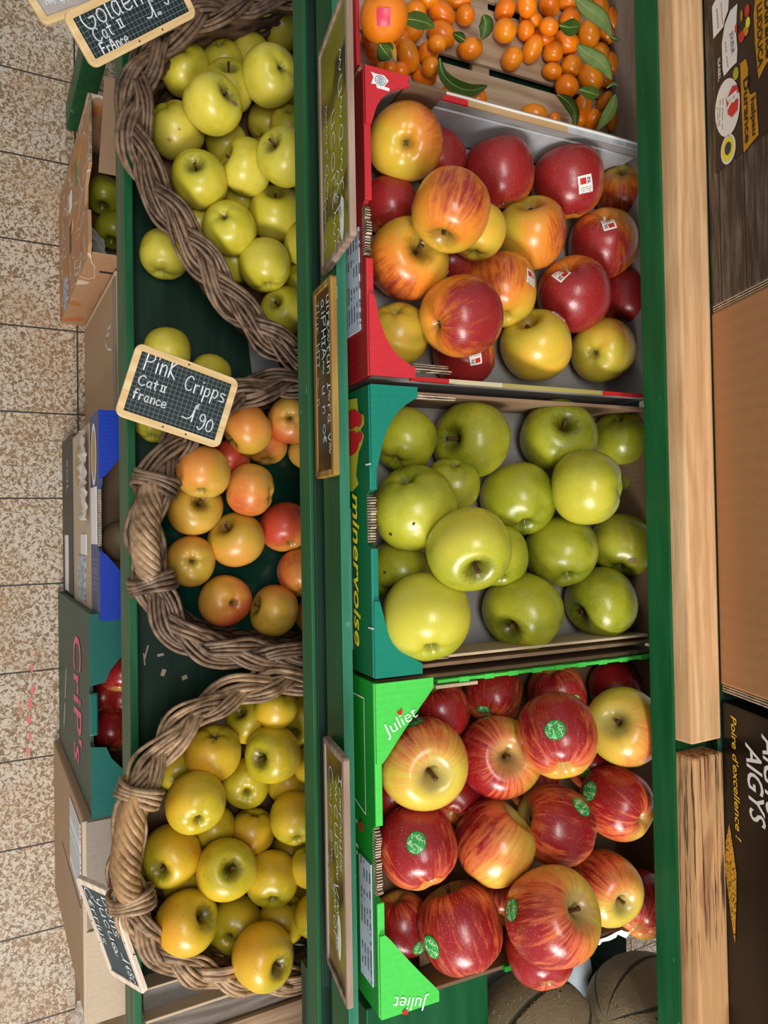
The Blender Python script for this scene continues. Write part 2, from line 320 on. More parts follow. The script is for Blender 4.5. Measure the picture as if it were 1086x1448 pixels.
('yellow','smooth golden apple right of the central hollowed one in the bottom basket',0.4941,0.3610,0.9071,0.0365,(-0.546,0.256,-0.798),(-0.837,-0.205,0.507),'n',0.30,[]),
('yellow','large speckled orange-yellow apple at the lower left of the bottom basket',0.5141,0.2373,0.9204,0.0391,(-0.449,0.513,0.731),(-0.156,-0.851,0.502),'s',0.75,[]),
('yellow','greener yellow apple wedged between the two big speckled ones at the bottom',0.5626,0.3172,0.8723,0.0380,(0.016,0.534,-0.845),(-0.889,0.395,0.232),'c',0.00,[]),
('yellow','lowest apple of the bottom basket, large speckled and orange-yellow, hanging over the rim',0.5741,0.3328,0.9425,0.0400,(0.044,0.345,0.938),(-0.776,-0.579,0.249),'s',0.75,[]),
('yellow','plain yellow apple behind the lowest speckled one in the bottom basket',0.5612,0.3829,0.8917,0.0337,(0.945,-0.233,-0.229),(0.073,-0.532,0.843),'n',0.10,[]),
('yellow','yellow apple cut in half by the rail beside the smooth golden one',0.4764,0.4124,0.9314,0.0296,(0.962,0.261,-0.082),(0.150,-0.255,0.955),'n',0.50,[]),
('yellow','slice of yellow apple at the rail near the bottom of the bottom basket',0.5465,0.4138,0.9377,0.0295,(-0.480,0.524,-0.704),(-0.851,-0.083,0.519),'n',0.50,[]),
('yellow','dark golden apple under the black-calyx one in the bottom basket',0.4237,0.2909,0.8650,0.0294,(-0.588,0.156,-0.794),(-0.806,-0.199,0.558),'n',0.20,[]),
('yellow','shaded yellow apple squeezed under the left wicker edge of the bottom basket',0.3314,0.2437,0.8646,0.0293,(-0.636,0.076,-0.768),(-0.763,-0.211,0.611),'n',0.10,[]),
('yellow','sliver of shaded apple above the large speckled apple at the lower left',0.4883,0.2493,0.8647,0.0286,(-0.504,0.042,-0.863),(-0.845,-0.229,0.483),'n',0.10,[]),
('yellow','shaded apple low between the smooth golden apple and the rail',0.4837,0.4047,0.8652,0.0293,(-0.499,0.563,-0.659),(-0.808,-0.028,0.588),'n',0.20,[]),
('yellow','slice of orange-yellow apple at the rail just below the star-calyx one',0.3501,0.4292,0.9053,0.0288,(-0.625,0.461,-0.630),(-0.756,-0.156,0.636),'n',0.60,[]),
('yellow','dark sliver of apple at the rail beside the smooth golden apple',0.5484,0.4340,0.8653,0.0294,(0.960,0.275,-0.059),(0.126,-0.233,0.964),'n',0.30,[]),
('rose','orange apple with calyx facing up in the notched corner of the red crate',-0.4051,0.4042,1.2330,0.0389,(-0.462,0.432,-0.775),(-0.483,0.610,0.628),'c',0.52,[]),
('rose','pale pink striped apple hidden behind the calyx-up orange one in the red crate',-0.4116,0.4619,1.2068,0.0295,(-0.936,0.351,0.035),(-0.101,-0.362,0.927),'n',0.90,[]),
('rose','red streaked apple deep against the torn front edge of the red crate',-0.3460,0.4000,1.2032,0.0301,(-0.989,0.043,-0.140),(-0.143,-0.510,0.848),'n',0.90,[]),
('rose','orange apple with its stem end at the lower left, upper middle of the red crate',-0.3156,0.4219,1.2914,0.0380,(0.917,-0.395,0.047),(-0.177,-0.299,0.938),'s',0.55,[]),
('rose','yellow apple tucked under the orange one in the middle of the red crate',-0.3119,0.4754,1.2593,0.0295,(-0.976,0.207,-0.072),(-0.173,-0.524,0.834),'n',0.00,[]),
('rose','dark crimson apple by the silver side flap at the top of the red crate',-0.4027,0.5373,1.2221,0.0399,(-0.967,-0.251,0.033),(0.211,-0.724,0.657),'c',0.97,[((0.977,0.212,0.037),20)]),
('rose','long red apple with a white sticker and green tip in the red crate',-0.4076,0.6336,1.2310,0.0424,(-0.985,-0.146,0.095),(0.172,-0.712,0.681),'c',0.90,[((0.372,-0.206,0.905),10)]),
('rose','yellow apple with red right cheek and a green stem hollow in the red crate',-0.3401,0.5818,1.2251,0.0400,(-0.681,-0.504,0.532),(0.308,0.461,0.832),'s',0.50,[]),
('rose','yellow-red apple under the back rail in the red crate, topmost there',-0.4198,0.7308,1.2303,0.0341,(0.575,0.599,-0.557),(0.784,-0.599,0.164),'n',0.60,[]),
('rose','brick red apple with a sticker at its upper right near the back rail',-0.3475,0.6898,1.2336,0.0410,(0.621,0.512,-0.593),(0.644,-0.765,0.014),'n',0.85,[((-0.205,-0.583,0.786),5)]),
('rose','orange striped apple with a stem hollow at the front edge of the red crate',-0.2829,0.4093,1.2221,0.0415,(-0.026,-0.139,0.990),(0.777,-0.626,-0.067),'s',0.50,[]),
('rose','crimson apple with a sticker mostly hidden between the orange ones',-0.2976,0.4740,1.2079,0.0294,(-0.977,0.096,-0.188),(-0.209,-0.566,0.798),'n',0.95,[((0.718,-0.587,0.373),-50)]),
('rose','big pink-red apple with a yellow left cheek and calyx, lower red crate',-0.2161,0.4464,1.2642,0.0412,(-0.397,0.916,-0.060),(0.179,0.142,0.974),'c',0.80,[]),
('rose','yellow-orange apple in the lower front notch of the red crate',-0.2079,0.4046,1.2066,0.0334,(0.687,0.431,-0.585),(-0.515,-0.279,-0.811),'n',0.30,[]),
('rose','yellow-green apple with red top and a sticker at its right, mid red crate',-0.2668,0.5361,1.2223,0.0406,(-0.929,0.152,-0.338),(-0.347,-0.678,0.648),'c',0.50,[((-0.162,0.307,0.938),0)]),
('rose','crimson apple with a white sticker at its upper left in the red crate',-0.2783,0.6392,1.2317,0.0431,(0.610,0.670,-0.424),(0.739,-0.286,0.610),'n',0.97,[((-0.274,-0.860,0.431),20)]),
('rose','lemon yellow apple with a stem hollow at the lower edge of the red crate',-0.2067,0.5846,1.2252,0.0402,(-0.660,-0.631,0.409),(-0.399,0.755,0.521),'s',0.12,[((-0.683,0.191,0.705),55)]),
('rose','olive green apple with its grey calyx facing up in the red crate corner',-0.2118,0.6863,1.2302,0.0381,(-0.291,0.871,-0.395),(-0.543,0.190,0.818),'c',0.12,[]),
('rose','deep red apple half hidden under the back rail in the red crate',-0.2798,0.7303,1.2308,0.0352,(-0.921,0.389,-0.016),(-0.264,-0.593,0.761),'n',0.95,[]),
('rose','red apple with a white sticker under the big pink-red one in the red crate',-0.1934,0.4884,1.2127,0.0338,(0.704,0.477,-0.526),(0.703,-0.368,0.608),'n',0.85,[((0.381,-0.184,0.906),-5)]),
('green','pale speckled green apple in the upper front notch of the teal crate',-0.0912,0.4089,1.2090,0.0353,(-0.828,0.498,-0.258),(-0.431,-0.272,0.860),'n',0.30,[]),
('green','dark green apple with its stem at the left, top row of the teal crate',-0.0932,0.4916,1.2206,0.0423,(0.018,-0.956,0.292),(0.158,0.291,0.943),'s',0.20,[]),
('green','green apple with its stem hollow upwards, third in the top row of the teal crate',-0.1009,0.6113,1.2300,0.0431,(-0.307,-0.434,0.847),(0.880,-0.468,0.080),'s',0.35,[]),
('green','green apple at the top of the teal crate cut off by the back rail',-0.1054,0.7175,1.2295,0.0349,(0.772,0.540,-0.335),(0.619,-0.517,0.591),'n',0.20,[]),
('green','knobbly green apple with brown spots at the torn front edge of the teal crate',-0.0181,0.4005,1.2441,0.0439,(0.779,0.509,-0.366),(0.554,-0.285,0.782),'n',0.45,[((0.610,-0.763,0.214),1005),((0.401,-0.504,0.765),1004)]),
('green','shaded speckled green apple behind the knobbly one in the teal crate',-0.0442,0.4607,1.2254,0.0299,(0.811,0.223,-0.540),(0.567,-0.524,0.635),'n',0.25,[]),
('green','speckled mid-green apple in the centre of the second row of the teal crate',-0.0257,0.5531,1.2249,0.0426,(-0.805,0.148,-0.574),(-0.511,-0.665,0.545),'n',0.25,[]),
('green','yellowish green apple on its side near the back rail of the teal crate',-0.0382,0.6109,1.2777,0.0421,(-0.059,-0.523,-0.851),(0.565,-0.720,0.403),'c',0.60,[]),
('green','bright yellow-green apple with its hollow facing the lower edge, mid teal crate',0.0257,0.4250,1.3038,0.0402,(0.566,-0.253,0.784),(-0.766,-0.513,0.388),'s',0.65,[]),
('green','green apple mostly hidden behind the bright hollowed one in the teal crate',0.0384,0.5185,1.2273,0.0355,(-0.810,0.242,-0.534),(-0.564,-0.569,0.599),'n',0.35,[]),
('green','green apple right of the hidden one in the third row of the teal crate',0.0371,0.6130,1.2294,0.0421,(-0.786,0.236,-0.572),(-0.564,-0.652,0.507),'n',0.25,[]),
('green','green apple with a scarred pale patch against the back rail of the teal crate',0.0329,0.7114,1.2338,0.0395,(-0.810,0.523,-0.266),(-0.554,-0.532,0.640),'n',0.50,[((0.431,-0.448,0.783),3014)]),
('green','shaded green apple with one brown spot low at the front of the teal crate',0.0523,0.4019,1.2070,0.0337,(-0.730,0.566,-0.384),(-0.581,-0.218,0.784),'n',0.30,[((-0.065,-0.840,0.539),1005)]),
('green','largest yellow-green apple, leaning on the lower front corner of the teal crate',0.0954,0.3988,1.2650,0.0443,(-0.760,0.220,-0.612),(-0.620,-0.530,0.579),'n',0.85,[]),
('green','dark green apple with its stem at the lower left, bottom row of the teal crate',0.1026,0.5549,1.2268,0.0441,(0.463,-0.812,0.355),(-0.667,-0.056,0.743),'s',0.20,[]),
('green','dark green apple in the lower back corner of the teal crate',0.0996,0.6728,1.2340,0.0428,(0.345,-0.930,-0.126),(-0.341,-0.249,0.906),'s',0.20,[]),
('green','green apple nearly hidden under the back rail beside the yellowish one',-0.0476,0.7529,1.2274,0.0294,(-0.816,0.230,-0.530),(-0.498,-0.745,0.444),'n',0.30,[]),
('juliet','big yellow apple with red shoulder by the upper flap of the lime green crate',0.2443,0.3997,1.2490,0.0439,(0.007,-0.256,0.967),(-0.951,-0.300,-0.073),'s',0.48,[((-0.968,-0.240,0.076),80)]),
('juliet','dark red apple with its wide pale stem hollow facing up in the lime green crate',0.2562,0.4986,1.2476,0.0430,(-0.293,-0.338,0.894),(0.228,-0.933,-0.278),'s',0.90,[]),
('juliet','red apple with a round green sticker in the middle of its face, upper lime crate',0.2237,0.5268,1.3119,0.0401,(-0.649,0.358,-0.671),(-0.743,-0.486,0.460),'n',0.85,[((-0.434,-0.638,0.636),10)]),
('juliet','yellow and red streaked apple with a thick dark stem by the back rail',0.2413,0.6624,1.2758,0.0425,(-0.412,-0.813,0.411),(0.297,0.307,0.904),'s',0.30,[]),
('juliet','red apple with a sticker at its lower left, top row of the lime crate',0.1989,0.5196,1.2134,0.0323,(-0.678,0.573,-0.461),(-0.705,-0.330,0.627),'n',0.90,[((0.350,-0.791,0.501),20)]),
('juliet','deep red apple behind the upper lettered flap of the lime crate',0.2050,0.4518,1.2077,0.0308,(0.893,0.425,-0.151),(0.317,-0.352,0.881),'n',1.00,[((-0.039,-0.999,-0.032),-30)]),
('juliet','dark red apple under the crate edge, third in the top row of the lime crate',0.2034,0.6087,1.2205,0.0331,(0.924,0.357,-0.138),(0.326,-0.544,0.773),'n',0.95,[((0.168,-0.099,0.981),30)]),
('juliet','shaded crimson apple in the far top corner of the lime crate',0.2127,0.7022,1.2264,0.0324,(-0.689,0.370,-0.623),(-0.689,-0.600,0.406),'n',1.00,[((0.307,-0.877,-0.370),60)]),
('juliet','red apple with a large green sticker near the torn front edge of the lime crate',0.3283,0.3903,1.2536,0.0394,(-0.729,-0.008,-0.685),(-0.617,-0.426,0.662),'c',0.95,[((-0.500,-0.469,0.728),40)]),
('juliet','orange-red apple with yellow cheek and a stem hollow at upper right, mid lime crate',0.3429,0.4805,1.2599,0.0406,(-0.750,0.561,0.350),(-0.652,-0.717,-0.245),'s',0.65,[]),
('juliet','red apple with its hollow on the left and a sticker at upper right',0.3337,0.5584,1.2747,0.0413,(-0.280,-0.903,-0.326),(-0.359,-0.216,0.908),'s',0.80,[((-0.685,0.152,0.713),50)]),
('juliet','shiny red apple with a yellow calyx end by the back rail of the lime crate',0.3273,0.6475,1.2774,0.0393,(-0.201,-0.119,-0.972),(-0.671,-0.706,0.225),'c',0.90,[((-0.463,-0.867,-0.184),20)]),
('juliet','dark red apple with a sticker in the lower front corner of the lime crate',0.4276,0.3970,1.2040,0.0311,(0.975,0.222,0.013),(0.073,-0.377,0.923),'n',0.90,[((0.382,0.158,0.910),-30)]),
('juliet','long red and orange striped apple hanging over the lower flap of the lime crate',0.4231,0.4401,1.2566,0.0425,(-0.919,-0.142,-0.367),(-0.252,-0.502,0.827),'s',0.85,[((0.026,-0.978,0.205),60)]),
('juliet','largest striped apple with yellow-green stem end at the lower edge of the lime crate',0.3931,0.4991,1.3264,0.0439,(-0.509,0.149,0.848),(0.203,-0.937,0.286),'s',0.75,[((-0.302,-0.932,-0.200),90)]),
('juliet','peach striped apple with its hollow at the right side of the lime crate',0.4193,0.6292,1.2723,0.0373,(0.069,-0.181,0.981),(-0.813,-0.580,-0.050),'s',0.55,[]),
('juliet','red apple cut by the back rail at the bottom of the lime crate',0.4546,0.6861,1.2723,0.0342,(-0.491,0.731,-0.474),(-0.824,-0.213,0.525),'n',0.90,[((-0.907,-0.386,-0.169),50)]),
('juliet','red apple under the largest striped one, lowest in the lime crate',0.4531,0.5176,1.2887,0.0346,(-0.618,0.310,-0.722),(-0.718,-0.596,0.359),'c',1.20,[]),
('juliet','dark red apple deep between the left apples of the lime crate',0.3058,0.4714,1.2075,0.0293,(-0.535,0.677,-0.506),(-0.785,-0.176,0.594),'n',0.95,[]),
('juliet','dark red apple deep in the centre of the lime crate',0.3121,0.5755,1.2148,0.0293,(-0.584,0.656,-0.479),(-0.782,-0.294,0.550),'n',0.95,[]),
('juliet','shaded red apple behind the long striped one, lower lime crate',0.4299,0.5267,1.2118,0.0292,(-0.508,0.618,-0.600),(-0.851,-0.252,0.461),'n',0.70,[]),
('juliet','dark red apple deep under the yellow one at the front of the lime crate',0.2916,0.3879,1.2015,0.0292,(0.980,0.087,-0.178),(0.197,-0.482,0.854),'n',0.95,[]),
('juliet','dark red apple with a sticker deep by the stemmed yellow-red one',0.3002,0.6606,1.2211,0.0294,(-0.614,0.372,-0.696),(-0.749,-0.551,0.366),'n',0.95,[((-0.037,-0.847,0.531),50)]),
]
# ------------------------------------------------------------------ fruit
def apple_r(th,ph,kind,var):
    """polar profile of an apple, th from the stem end"""
    h,p,tap={'golden':(.95,2.35,.05),'cripps':(.90,2.3,.04),'yellow':(.93,2.4,.05),'rose':(.97,2.4,.08),'green':(.90,2.35,.04),'juliet':(1.0,2.45,.07)}[kind]
    st,ct=abs(math.sin(th)),abs(math.cos(th))
    r=(st**p+(ct/h)**p)**(-1/p)
    r*=1+tap*math.cos(th)-.02
    sw=math.cos(th)
    r*=1-.50*math.exp(-(th/.27)**2)-.05*math.exp(-(th/.55)**2)
    q=math.pi-th
    r*=1-.30*math.exp(-(q/.20)**2)-.07*math.exp(-(q/.45)**2)
    lob=max(0,-sw)**2*math.exp(-((q-.5)/.4)**2)
    r*=1+.025*lob*math.cos(5*ph+var)+.020*math.sin(2*ph+var*2.1)*st+.014*math.cos(3*ph+var*3.7+th)*st+.02*math.sin(ph+var*1.3)*ct
    return r
def apple_pt(th,ph,kind,var,k=1.0):
    r=apple_r(th,ph,kind,var)*k
    return V((r*math.sin(th)*math.cos(ph),r*math.sin(th)*math.sin(ph),r*math.cos(th)))
MESH={}
def apple_mesh(kind,var,big):
    key=(kind,var,big)
    if key in MESH: return MESH[key]
    nu,nv=(48,34) if big else (32,22)
    vs=[tuple(apple_pt(0,0,kind,var))];fs=[]
    ths=[]
    for i in range(1,nv):
        t=i/nv; ths.append(math.pi*(t-.075*math.sin(4*math.pi*t)*.55))
    for th in ths:
        for j in range(nu): vs.append(tuple(apple_pt(th,2*math.pi*j/nu,kind,var)))
    vs.append(tuple(apple_pt(math.pi,0,kind,var))); last=len(vs)-1
    for j in range(nu):
        j2=(j+1)%nu
        fs.append((0,1+j,1+j2))
        for i in range(nv-2): fs.append((1+i*nu+j,1+(i+1)*nu+j,1+(i+1)*nu+j2,1+i*nu+j2))
        fs.append((1+(nv-2)*nu+j,last,1+(nv-2)*nu+j2))
    me=bpy.data.meshes.new(kind+'_apple'); me.from_pydata(vs,[],fs)
    me.polygons.foreach_set('use_smooth',[True]*len(fs)); me.materials.append(APM[kind]); MESH[key]=me
    return me
def apple_mat(name,base,base2,blush,blush2,stripes,dots,dotcol,cav,rough=.3,dotsc=16,bsoft=.35):
    m=NM(name,rough,.5)
    inf=m.node('ShaderNodeObjectInfo'); prm=m.sep(inf.outputs['Color']); cov=prm[0]; hue=prm[1]; rnd=inf.outputs['Random']
    n=m.vmath('NORMALIZE',m.obj); x,y,z=m.sep(n)
    off=m.math('MULTIPLY',rnd,37.0)
    xy=m.vmath('NORMALIZE',m.comb(x,y,0))
    sx,sy,_=m.sep(xy)
    sv=m.comb(m.math('MULTIPLY',sx,1.0),m.math('MULTIPLY',sy,1.0),m.math('MULTIPLY',z,.16))
    stripe=m.noise(9,4,.62,sv,.25,off); stripe2=m.noise(26,2,.5,sv,.2,off)
    cloud=m.noise(1.7,3,.5,n,0,off); fine=m.noise(9,4,.6,n,0,off)
    b=m.mix(m.ss(m.math('ADD',cloud,m.math('MULTIPLY',m.math('SUBTRACT',hue,.5),.6)),.32,.68),srgb(*base),srgb(*base2))
    b=m.mix(m.math('MULTIPLY',m.ss(m.math('ABSOLUTE',z),.35,.95),.35),b,srgb(*cav[1]))
    # blush on the +X cheek; coverage from the object's own colour value
    f=m.math('ADD',x,m.math('MULTIPLY',m.math('SUBTRACT',cov,.5),2.3))
    f=m.math('ADD',f,m.math('MULTIPLY',m.math('SUBTRACT',cloud,.5),1.1))
    f=m.math('ADD',f,m.math('MULTIPLY',m.math('SUBTRACT',stripe,.5),stripes*1.7))
    f=m.math('ADD',f,m.math('MULTIPLY',m.math('SUBTRACT',fine,.5),.35))
    f0=f; f=m.ss(f,-bsoft,bsoft+.25)
    dep=m.math('ADD',m.ss(m.math('SUBTRACT',f0,.15),-bsoft*.3,bsoft+1.15),m.math('MULTIPLY',m.math('SUBTRACT',m.math('ADD',m.math('MULTIPLY',stripe2,.5),m.math('MULTIPLY',stripe,.5)),.5),stripes*1.9))
    bc=m.mix(m.ss(dep,.15,.8),srgb(*blush2),srgb(*blush))
    c=m.mix(f,b,bc)
    # lenticels
    vd=m.voro(dotsc,m.vmath('ADD',n,m.comb(off,off,off)))
    ds=m.math('ADD',.06,m.math('MULTIPLY',m.noise(5,1,.5,n),.22))
    dm=m.math('MULTIPLY',m.math('SUBTRACT',1.0,m.ss(vd,m.math('MULTIPLY',ds,.6),ds)),dots)
    c=m.mix(dm,c,srgb(*dotcol))
    # stem hollow russet / green
    cv=m.ss(m.math('ADD',z,m.math('MULTIPLY',m.math('SUBTRACT',fine,.5),.16)),.86,.985)
    c=m.mix(m.math('MULTIPLY',cv,.75),c,srgb(*cav[0]))
    cx=m.ss(m.math('MULTIPLY',z,-1.0),.955,.995)
    c=m.mix(m.math('MULTIPLY',cx,.6),c,srgb(*cav[0]))
    m.col(c); m.rough(m.ss(fine,.2,.8,rough-.06,rough+.09))
    m.b.inputs['Subsurface Weight'].default_value=0
    m.b.inputs['Coat Weight'].default_value=.12; m.b.inputs['Coat Roughness'].default_value=.12
    m.bump(m.math('ADD',m.noise(28,3,.6,n),m.math('MULTIPLY',m.noise(4,2,.5,n),1.5)),.05,.02)
    return m.m
APM={
'golden':apple_mat('golden_apple_skin',(196,182,44),(220,202,74),(216,180,84),(206,190,70),.15,.4,(140,128,50),((112,104,40),(182,178,46)),.33,15),
'cripps':apple_mat('pink_yellow_apple_skin',(196,156,50),(222,172,76),(194,70,44),(220,134,58),.18,.45,(150,96,38),((96,78,34),(188,160,54)),.34,17,.75),
'yellow':apple_mat('yellow_apple_skin',(184,164,30),(214,182,44),(222,156,36),(216,172,42),.12,.85,(140,90,24),((60,58,18),(160,160,32)),.33,13,.6),
'rose':apple_mat('orange_red_apple_skin',(196,176,56),(228,178,56),(148,36,36),(226,128,42),.42,.35,(222,170,110),((128,100,40),(186,178,56)),.27,17,.55),
'green':apple_mat('green_apple_skin',(126,132,24),(172,166,42),(196,186,58),(166,166,42),.05,.75,(196,200,110),((60,62,16),(124,136,26)),.27,15,.6),
'juliet':apple_mat('red_striped_apple_skin',(214,188,66),(226,174,72),(152,28,32),(216,104,60),.95,.75,(228,170,112),((176,160,96),(200,190,66)),.25,21,.45)}
m=NM('stem_brown',.7,.2); m.col(m.mix(m.noise(300,3),srgb(58,36,20),srgb(120,82,48))); M_stem=m.m
m=NM('calyx_dry',.85,.1); m.col(m.mix(m.noise(400,3),srgb(36,32,18),srgb(118,108,62))); M_calyx=m.m
m=NM('leaf_green',.42,.4); uvn=m.noise(60,3); m.col(m.mix(uvn,srgb(54,88,30),srgb(112,142,62))); M_leaf=m.m
m=NM('leaf_pale_underside',.5,.35); m.col(m.mix(m.noise(70,3),srgb(104,134,66),srgb(156,176,102))); M_leafp=m.m
def sticker_mat(name,kind):
    m=NM(name,.3,.5); u=m.tc.outputs['UV']; x,y,_=m.sep(u)
    if kind=='oval':
        w=m.math('SINE',m.math('ADD',m.math('MULTIPLY',x,17),m.math('MULTIPLY',m.noise(7,2,.5,u),16)))
        c=m.mix(m.ss(w,.55,.75),srgb(52,172,74),srgb(206,232,196))
        c=m.mix(m.ss(m.noise(11,2,.5,u),.62,.66),c,srgb(110,70,52))
        rr=m.vmath('DISTANCE',u,(.5,.5,0)); c=m.mix(m.ss(rr,.44,.46),c,srgb(36,128,52))
    else:
        a=m.math('MULTIPLY',m.ss(y,.50,.52),m.ss(y,.86,.88,1,0)); a=m.math('MULTIPLY',a,m.math('MULTIPLY',m.ss(x,.12,.14),m.ss(x,.56,.58,1,0)))
        c=m.mix(a,srgb(238,232,224),srgb(196,44,38))
        a=m.math('MULTIPLY',m.ss(y,.50,.52),m.ss(y,.84,.86,1,0)); a=m.math('MULTIPLY',a,m.math('MULTIPLY',m.ss(x,.62,.64),m.ss(x,.88,.9,1,0)))
        c=m.mix(m.math('MULTIPLY',a,m.ss(m.noise(14,1,.5,u),.45,.5)),c,srgb(60,60,66))
        ln=m.math('MULTIPLY',m.ss(m.math('SINE',m.math('MULTIPLY',y,62)),.1,.3),m.ss(y,.40,.42,1,0)); ln=m.math('MULTIPLY',ln,m.ss(m.noise(20,2,.5,u),.42,.5))
        c=m.mix(m.math('MULTIPLY',ln,m.math('MULTIPLY',m.ss(x,.1,.12),m.ss(x,.88,.9,1,0))),c,srgb(70,66,70))
    m.col(c); return m.m
M_spot=plain('dark_fruit_spot',(70,44,22),.6,.2); M_bruise=plain('bruise_brown',(176,138,62),.45,.1); M_russet=plain('russet_skin',(150,120,80),.7,.15)
M_stO=sticker_mat('green_fruit_sticker','oval'); M_stR=sticker_mat('white_fruit_sticker','rect')
def sticker(parent,kind,var,c,angle,oval,size,spot=None):
    """a patch curved over the apple's skin; c = local direction of its centre"""
    c=V(c).normalized(); up=V((0,0,1)) if abs(c.z)<.9 else V((1,0,0))
    e1=up.cross(c).normalized(); e2=c.cross(e1); an=math.radians(angle)
    f1=e1*math.cos(an)+e2*math.sin(an); f2=c.cross(f1)
    n=10; bm=bmesh.new(); uvl=bm.loops.layers.uv.new(); g={}
    def pt(u,v):
        if oval:
            r=max(abs(u),abs(v)); l=math.hypot(u,v)
            if l>0: u,v=u*r/l,v*r/l
        q=(c+f1*(u*size[0])+f2*(v*size[1])).normalized()
        th=math.acos(max(-1,min(1,q.z))); ph=math.atan2(q.y,q.x)
        return apple_pt(th,ph,kind,var,1.004 if spot else 1.012),(u*.5+.5,v*.5+.5)
    for i in range(n+1):
        for j in range(n+1):
            p,uv=pt(i/n*2-1,j/n*2-1); g[i,j]=(bm.verts.new(p),uv)
    for i in range(n):
        for j in range(n):
            q=[g[i,j],g[i+1,j],g[i+1,j+1],g[i,j+1]]
            f=bm.faces.new([a[0] for a in q]); f.smooth=True
            for l,a in zip(f.loops,q): l[uvl].uv=a[1]
    if spot: return obj('blemish',bm,spot,parent,label='small brown mark on the skin')
    return obj('sticker',bm,M_stO if oval else M_stR,parent,label='round green sticker with pale lettering' if oval else 'small white sticker with red mark')
def stem_bm(rnd,length,bend):
    vs=[];fs=[]
    pts=[V((0,0,.40)),V((bend*.15,0,.40+length*.45)),V((bend*.5,bend*.1,.40+length*.8)),V((bend,bend*.2,.40+length))]
    tube(vs,fs,catmull(pts,4),lambda t:.036+.028*max(0,t-.7)/.3+.015*(1-t),8)
    return vs,fs
def calyx_bm(rnd,kind,var):
    vs=[];fs=[]
    z0=-apple_r(math.pi,0,kind,var)
    for k in range(6):
        an=k*1.047+rnd.uniform(-.3,.3); l=rnd.uniform(.07,.13)
        pts=[V((0,0,z0)),V((math.cos(an)*l*.6,math.sin(an)*l*.6,z0-.04)),V((math.cos(an)*l*.8,math.sin(an)*l*.8,z0-.11))]
        tube(vs,fs,catmull(pts,3),lambda t:.03*(1-t)+.006,5)
    return vs,fs
GROUP={'golden':'golden apples in the top basket','cripps':'pink and yellow apples in the middle basket','yellow':'yellow apples in the bottom basket',
 'rose':'orange and red apples in the red crate','green':'green apples in the teal crate','juliet':'red striped apples in the lime green crate'}
def build_apples():
    rnd=random.Random(3)
    for i,(kind,label,x,y,z,R,ax,b,end,cov,st) in enumerate(APPLES):
        var=[0.3,1.9,4.1][i%3]
        me=apple_mesh(kind,var,R>.0)
        o=bpy.data.objects.new('apple',me); COL.objects.link(o)
        Z=V(ax).normalized(); X=V(b); X=(X-Z*X.dot(Z)).normalized(); Y=Z.cross(X)
        k=R*1.045
        m=Matrix((X,Y,Z)).transposed().to_4x4()@Matrix.Diagonal((k,k,k,1)); m.translation=V((x,y,z)); o.matrix_world=m
        o.color=(cov*{'juliet':.80,'rose':.93,'yellow':.72,'golden':.7}.get(kind,1),rnd.uniform(.35,.65),0,1)
        tag(o,label,'apple','loose apples on the lower shelf' if label.startswith('loose') else 'apples in the cartons below the shelf' if ('carton' in label or 'dark green crate' in label) else GROUP[kind])
        if end=='s':
            ln=.62 if ('long' in label or 'upright brown' in label) else rnd.uniform(.34,.5)
            obj('stem',stem_bm(rnd,ln,rnd.uniform(-.14,.14)),M_stem,o,True)
        if end in'cs': obj('calyx',calyx_bm(rnd,kind,var),M_calyx,o,True)
        for (v,an) in st:
            if an>=1000:
                lv=V((X.dot(V(v)),Y.dot(V(v)),Z.dot(V(v)))); s_=(an%1000)/100; sticker(o,kind,var,lv,17*len(label),True,(s_,s_*.8),[M_spot,M_bruise,M_russet][an//1000-1]); continue
            lv=V((X.dot(V(v)),Y.dot(V(v)),Z.dot(V(v))))
            sticker(o,kind,var,lv,an,kind=='juliet',(.27,.24) if kind=="juliet" else (.20,.225))
# ------------------------------------------------------------------ setting: tiled floor
m=NM('speckled_floor_tile',.45,.35)
x,y,z=m.sep(m.obj)
TP=.2002
def saw(c): return m.math('ABSOLUTE',m.math('SUBTRACT',m.math('FRACT',m.math('DIVIDE',c,TP)),.5))
tile=m.comb(m.math('FLOOR',m.math('DIVIDE',x,TP)),m.math('FLOOR',m.math('DIVIDE',y,TP)),0)
shift=m.node('ShaderNodeTexWhiteNoise'); m.set(shift.inputs[0],tile)
v=m.vmath('ADD',m.obj,m.vmath('SCALE',shift.outputs['Color'],None,5.0))
warp=m.vmath('ADD',v,m.vmath('SCALE',m.node('ShaderNodeTexNoise').outputs['Color'],None,0.0))
nz=m.node('ShaderNodeTexNoise'); m.set(nz.inputs['Vector'],v); nz.inputs['Scale'].default_value=60; nz.inputs['Detail'].default_value=2
wv=m.vmath('ADD',v,m.vmath('SCALE',nz.outputs['Color'],None,.012))
n1=m.noise(135,2,.55,wv,.9); n2=m.noise(11,3,.5,v); n3=m.noise(240,2,.5,wv)
blob=m.ss(m.math('ADD',n1,m.math('MULTIPLY',m.math('SUBTRACT',n2,.5),.18)),.43,.56)
core=m.ss(n1,.54,.64)
c=m.mix(n3,srgb(188,172,152),srgb(214,200,182))
brown=m.mix(n2,srgb(128,104,78),srgb(170,136,98))
c=m.mix(blob,c,brown); c=m.mix(m.math('MULTIPLY',core,.45),c,srgb(84,68,54))
c=m.mix(m.math('MULTIPLY',m.ss(m.noise(5,3),.5,.75),.35),c,srgb(168,128,84))
gr=m.math('MAXIMUM',saw(x),saw(y)); grout=m.ss(gr,.4885,.4925)
c=m.mix(grout,c,srgb(62,54,46)); m.col(c)
m.bump(m.math('SUBTRACT',1.0,grout),.5,.002)
p0=P(0,92,0); fy=P(109,450,0).y
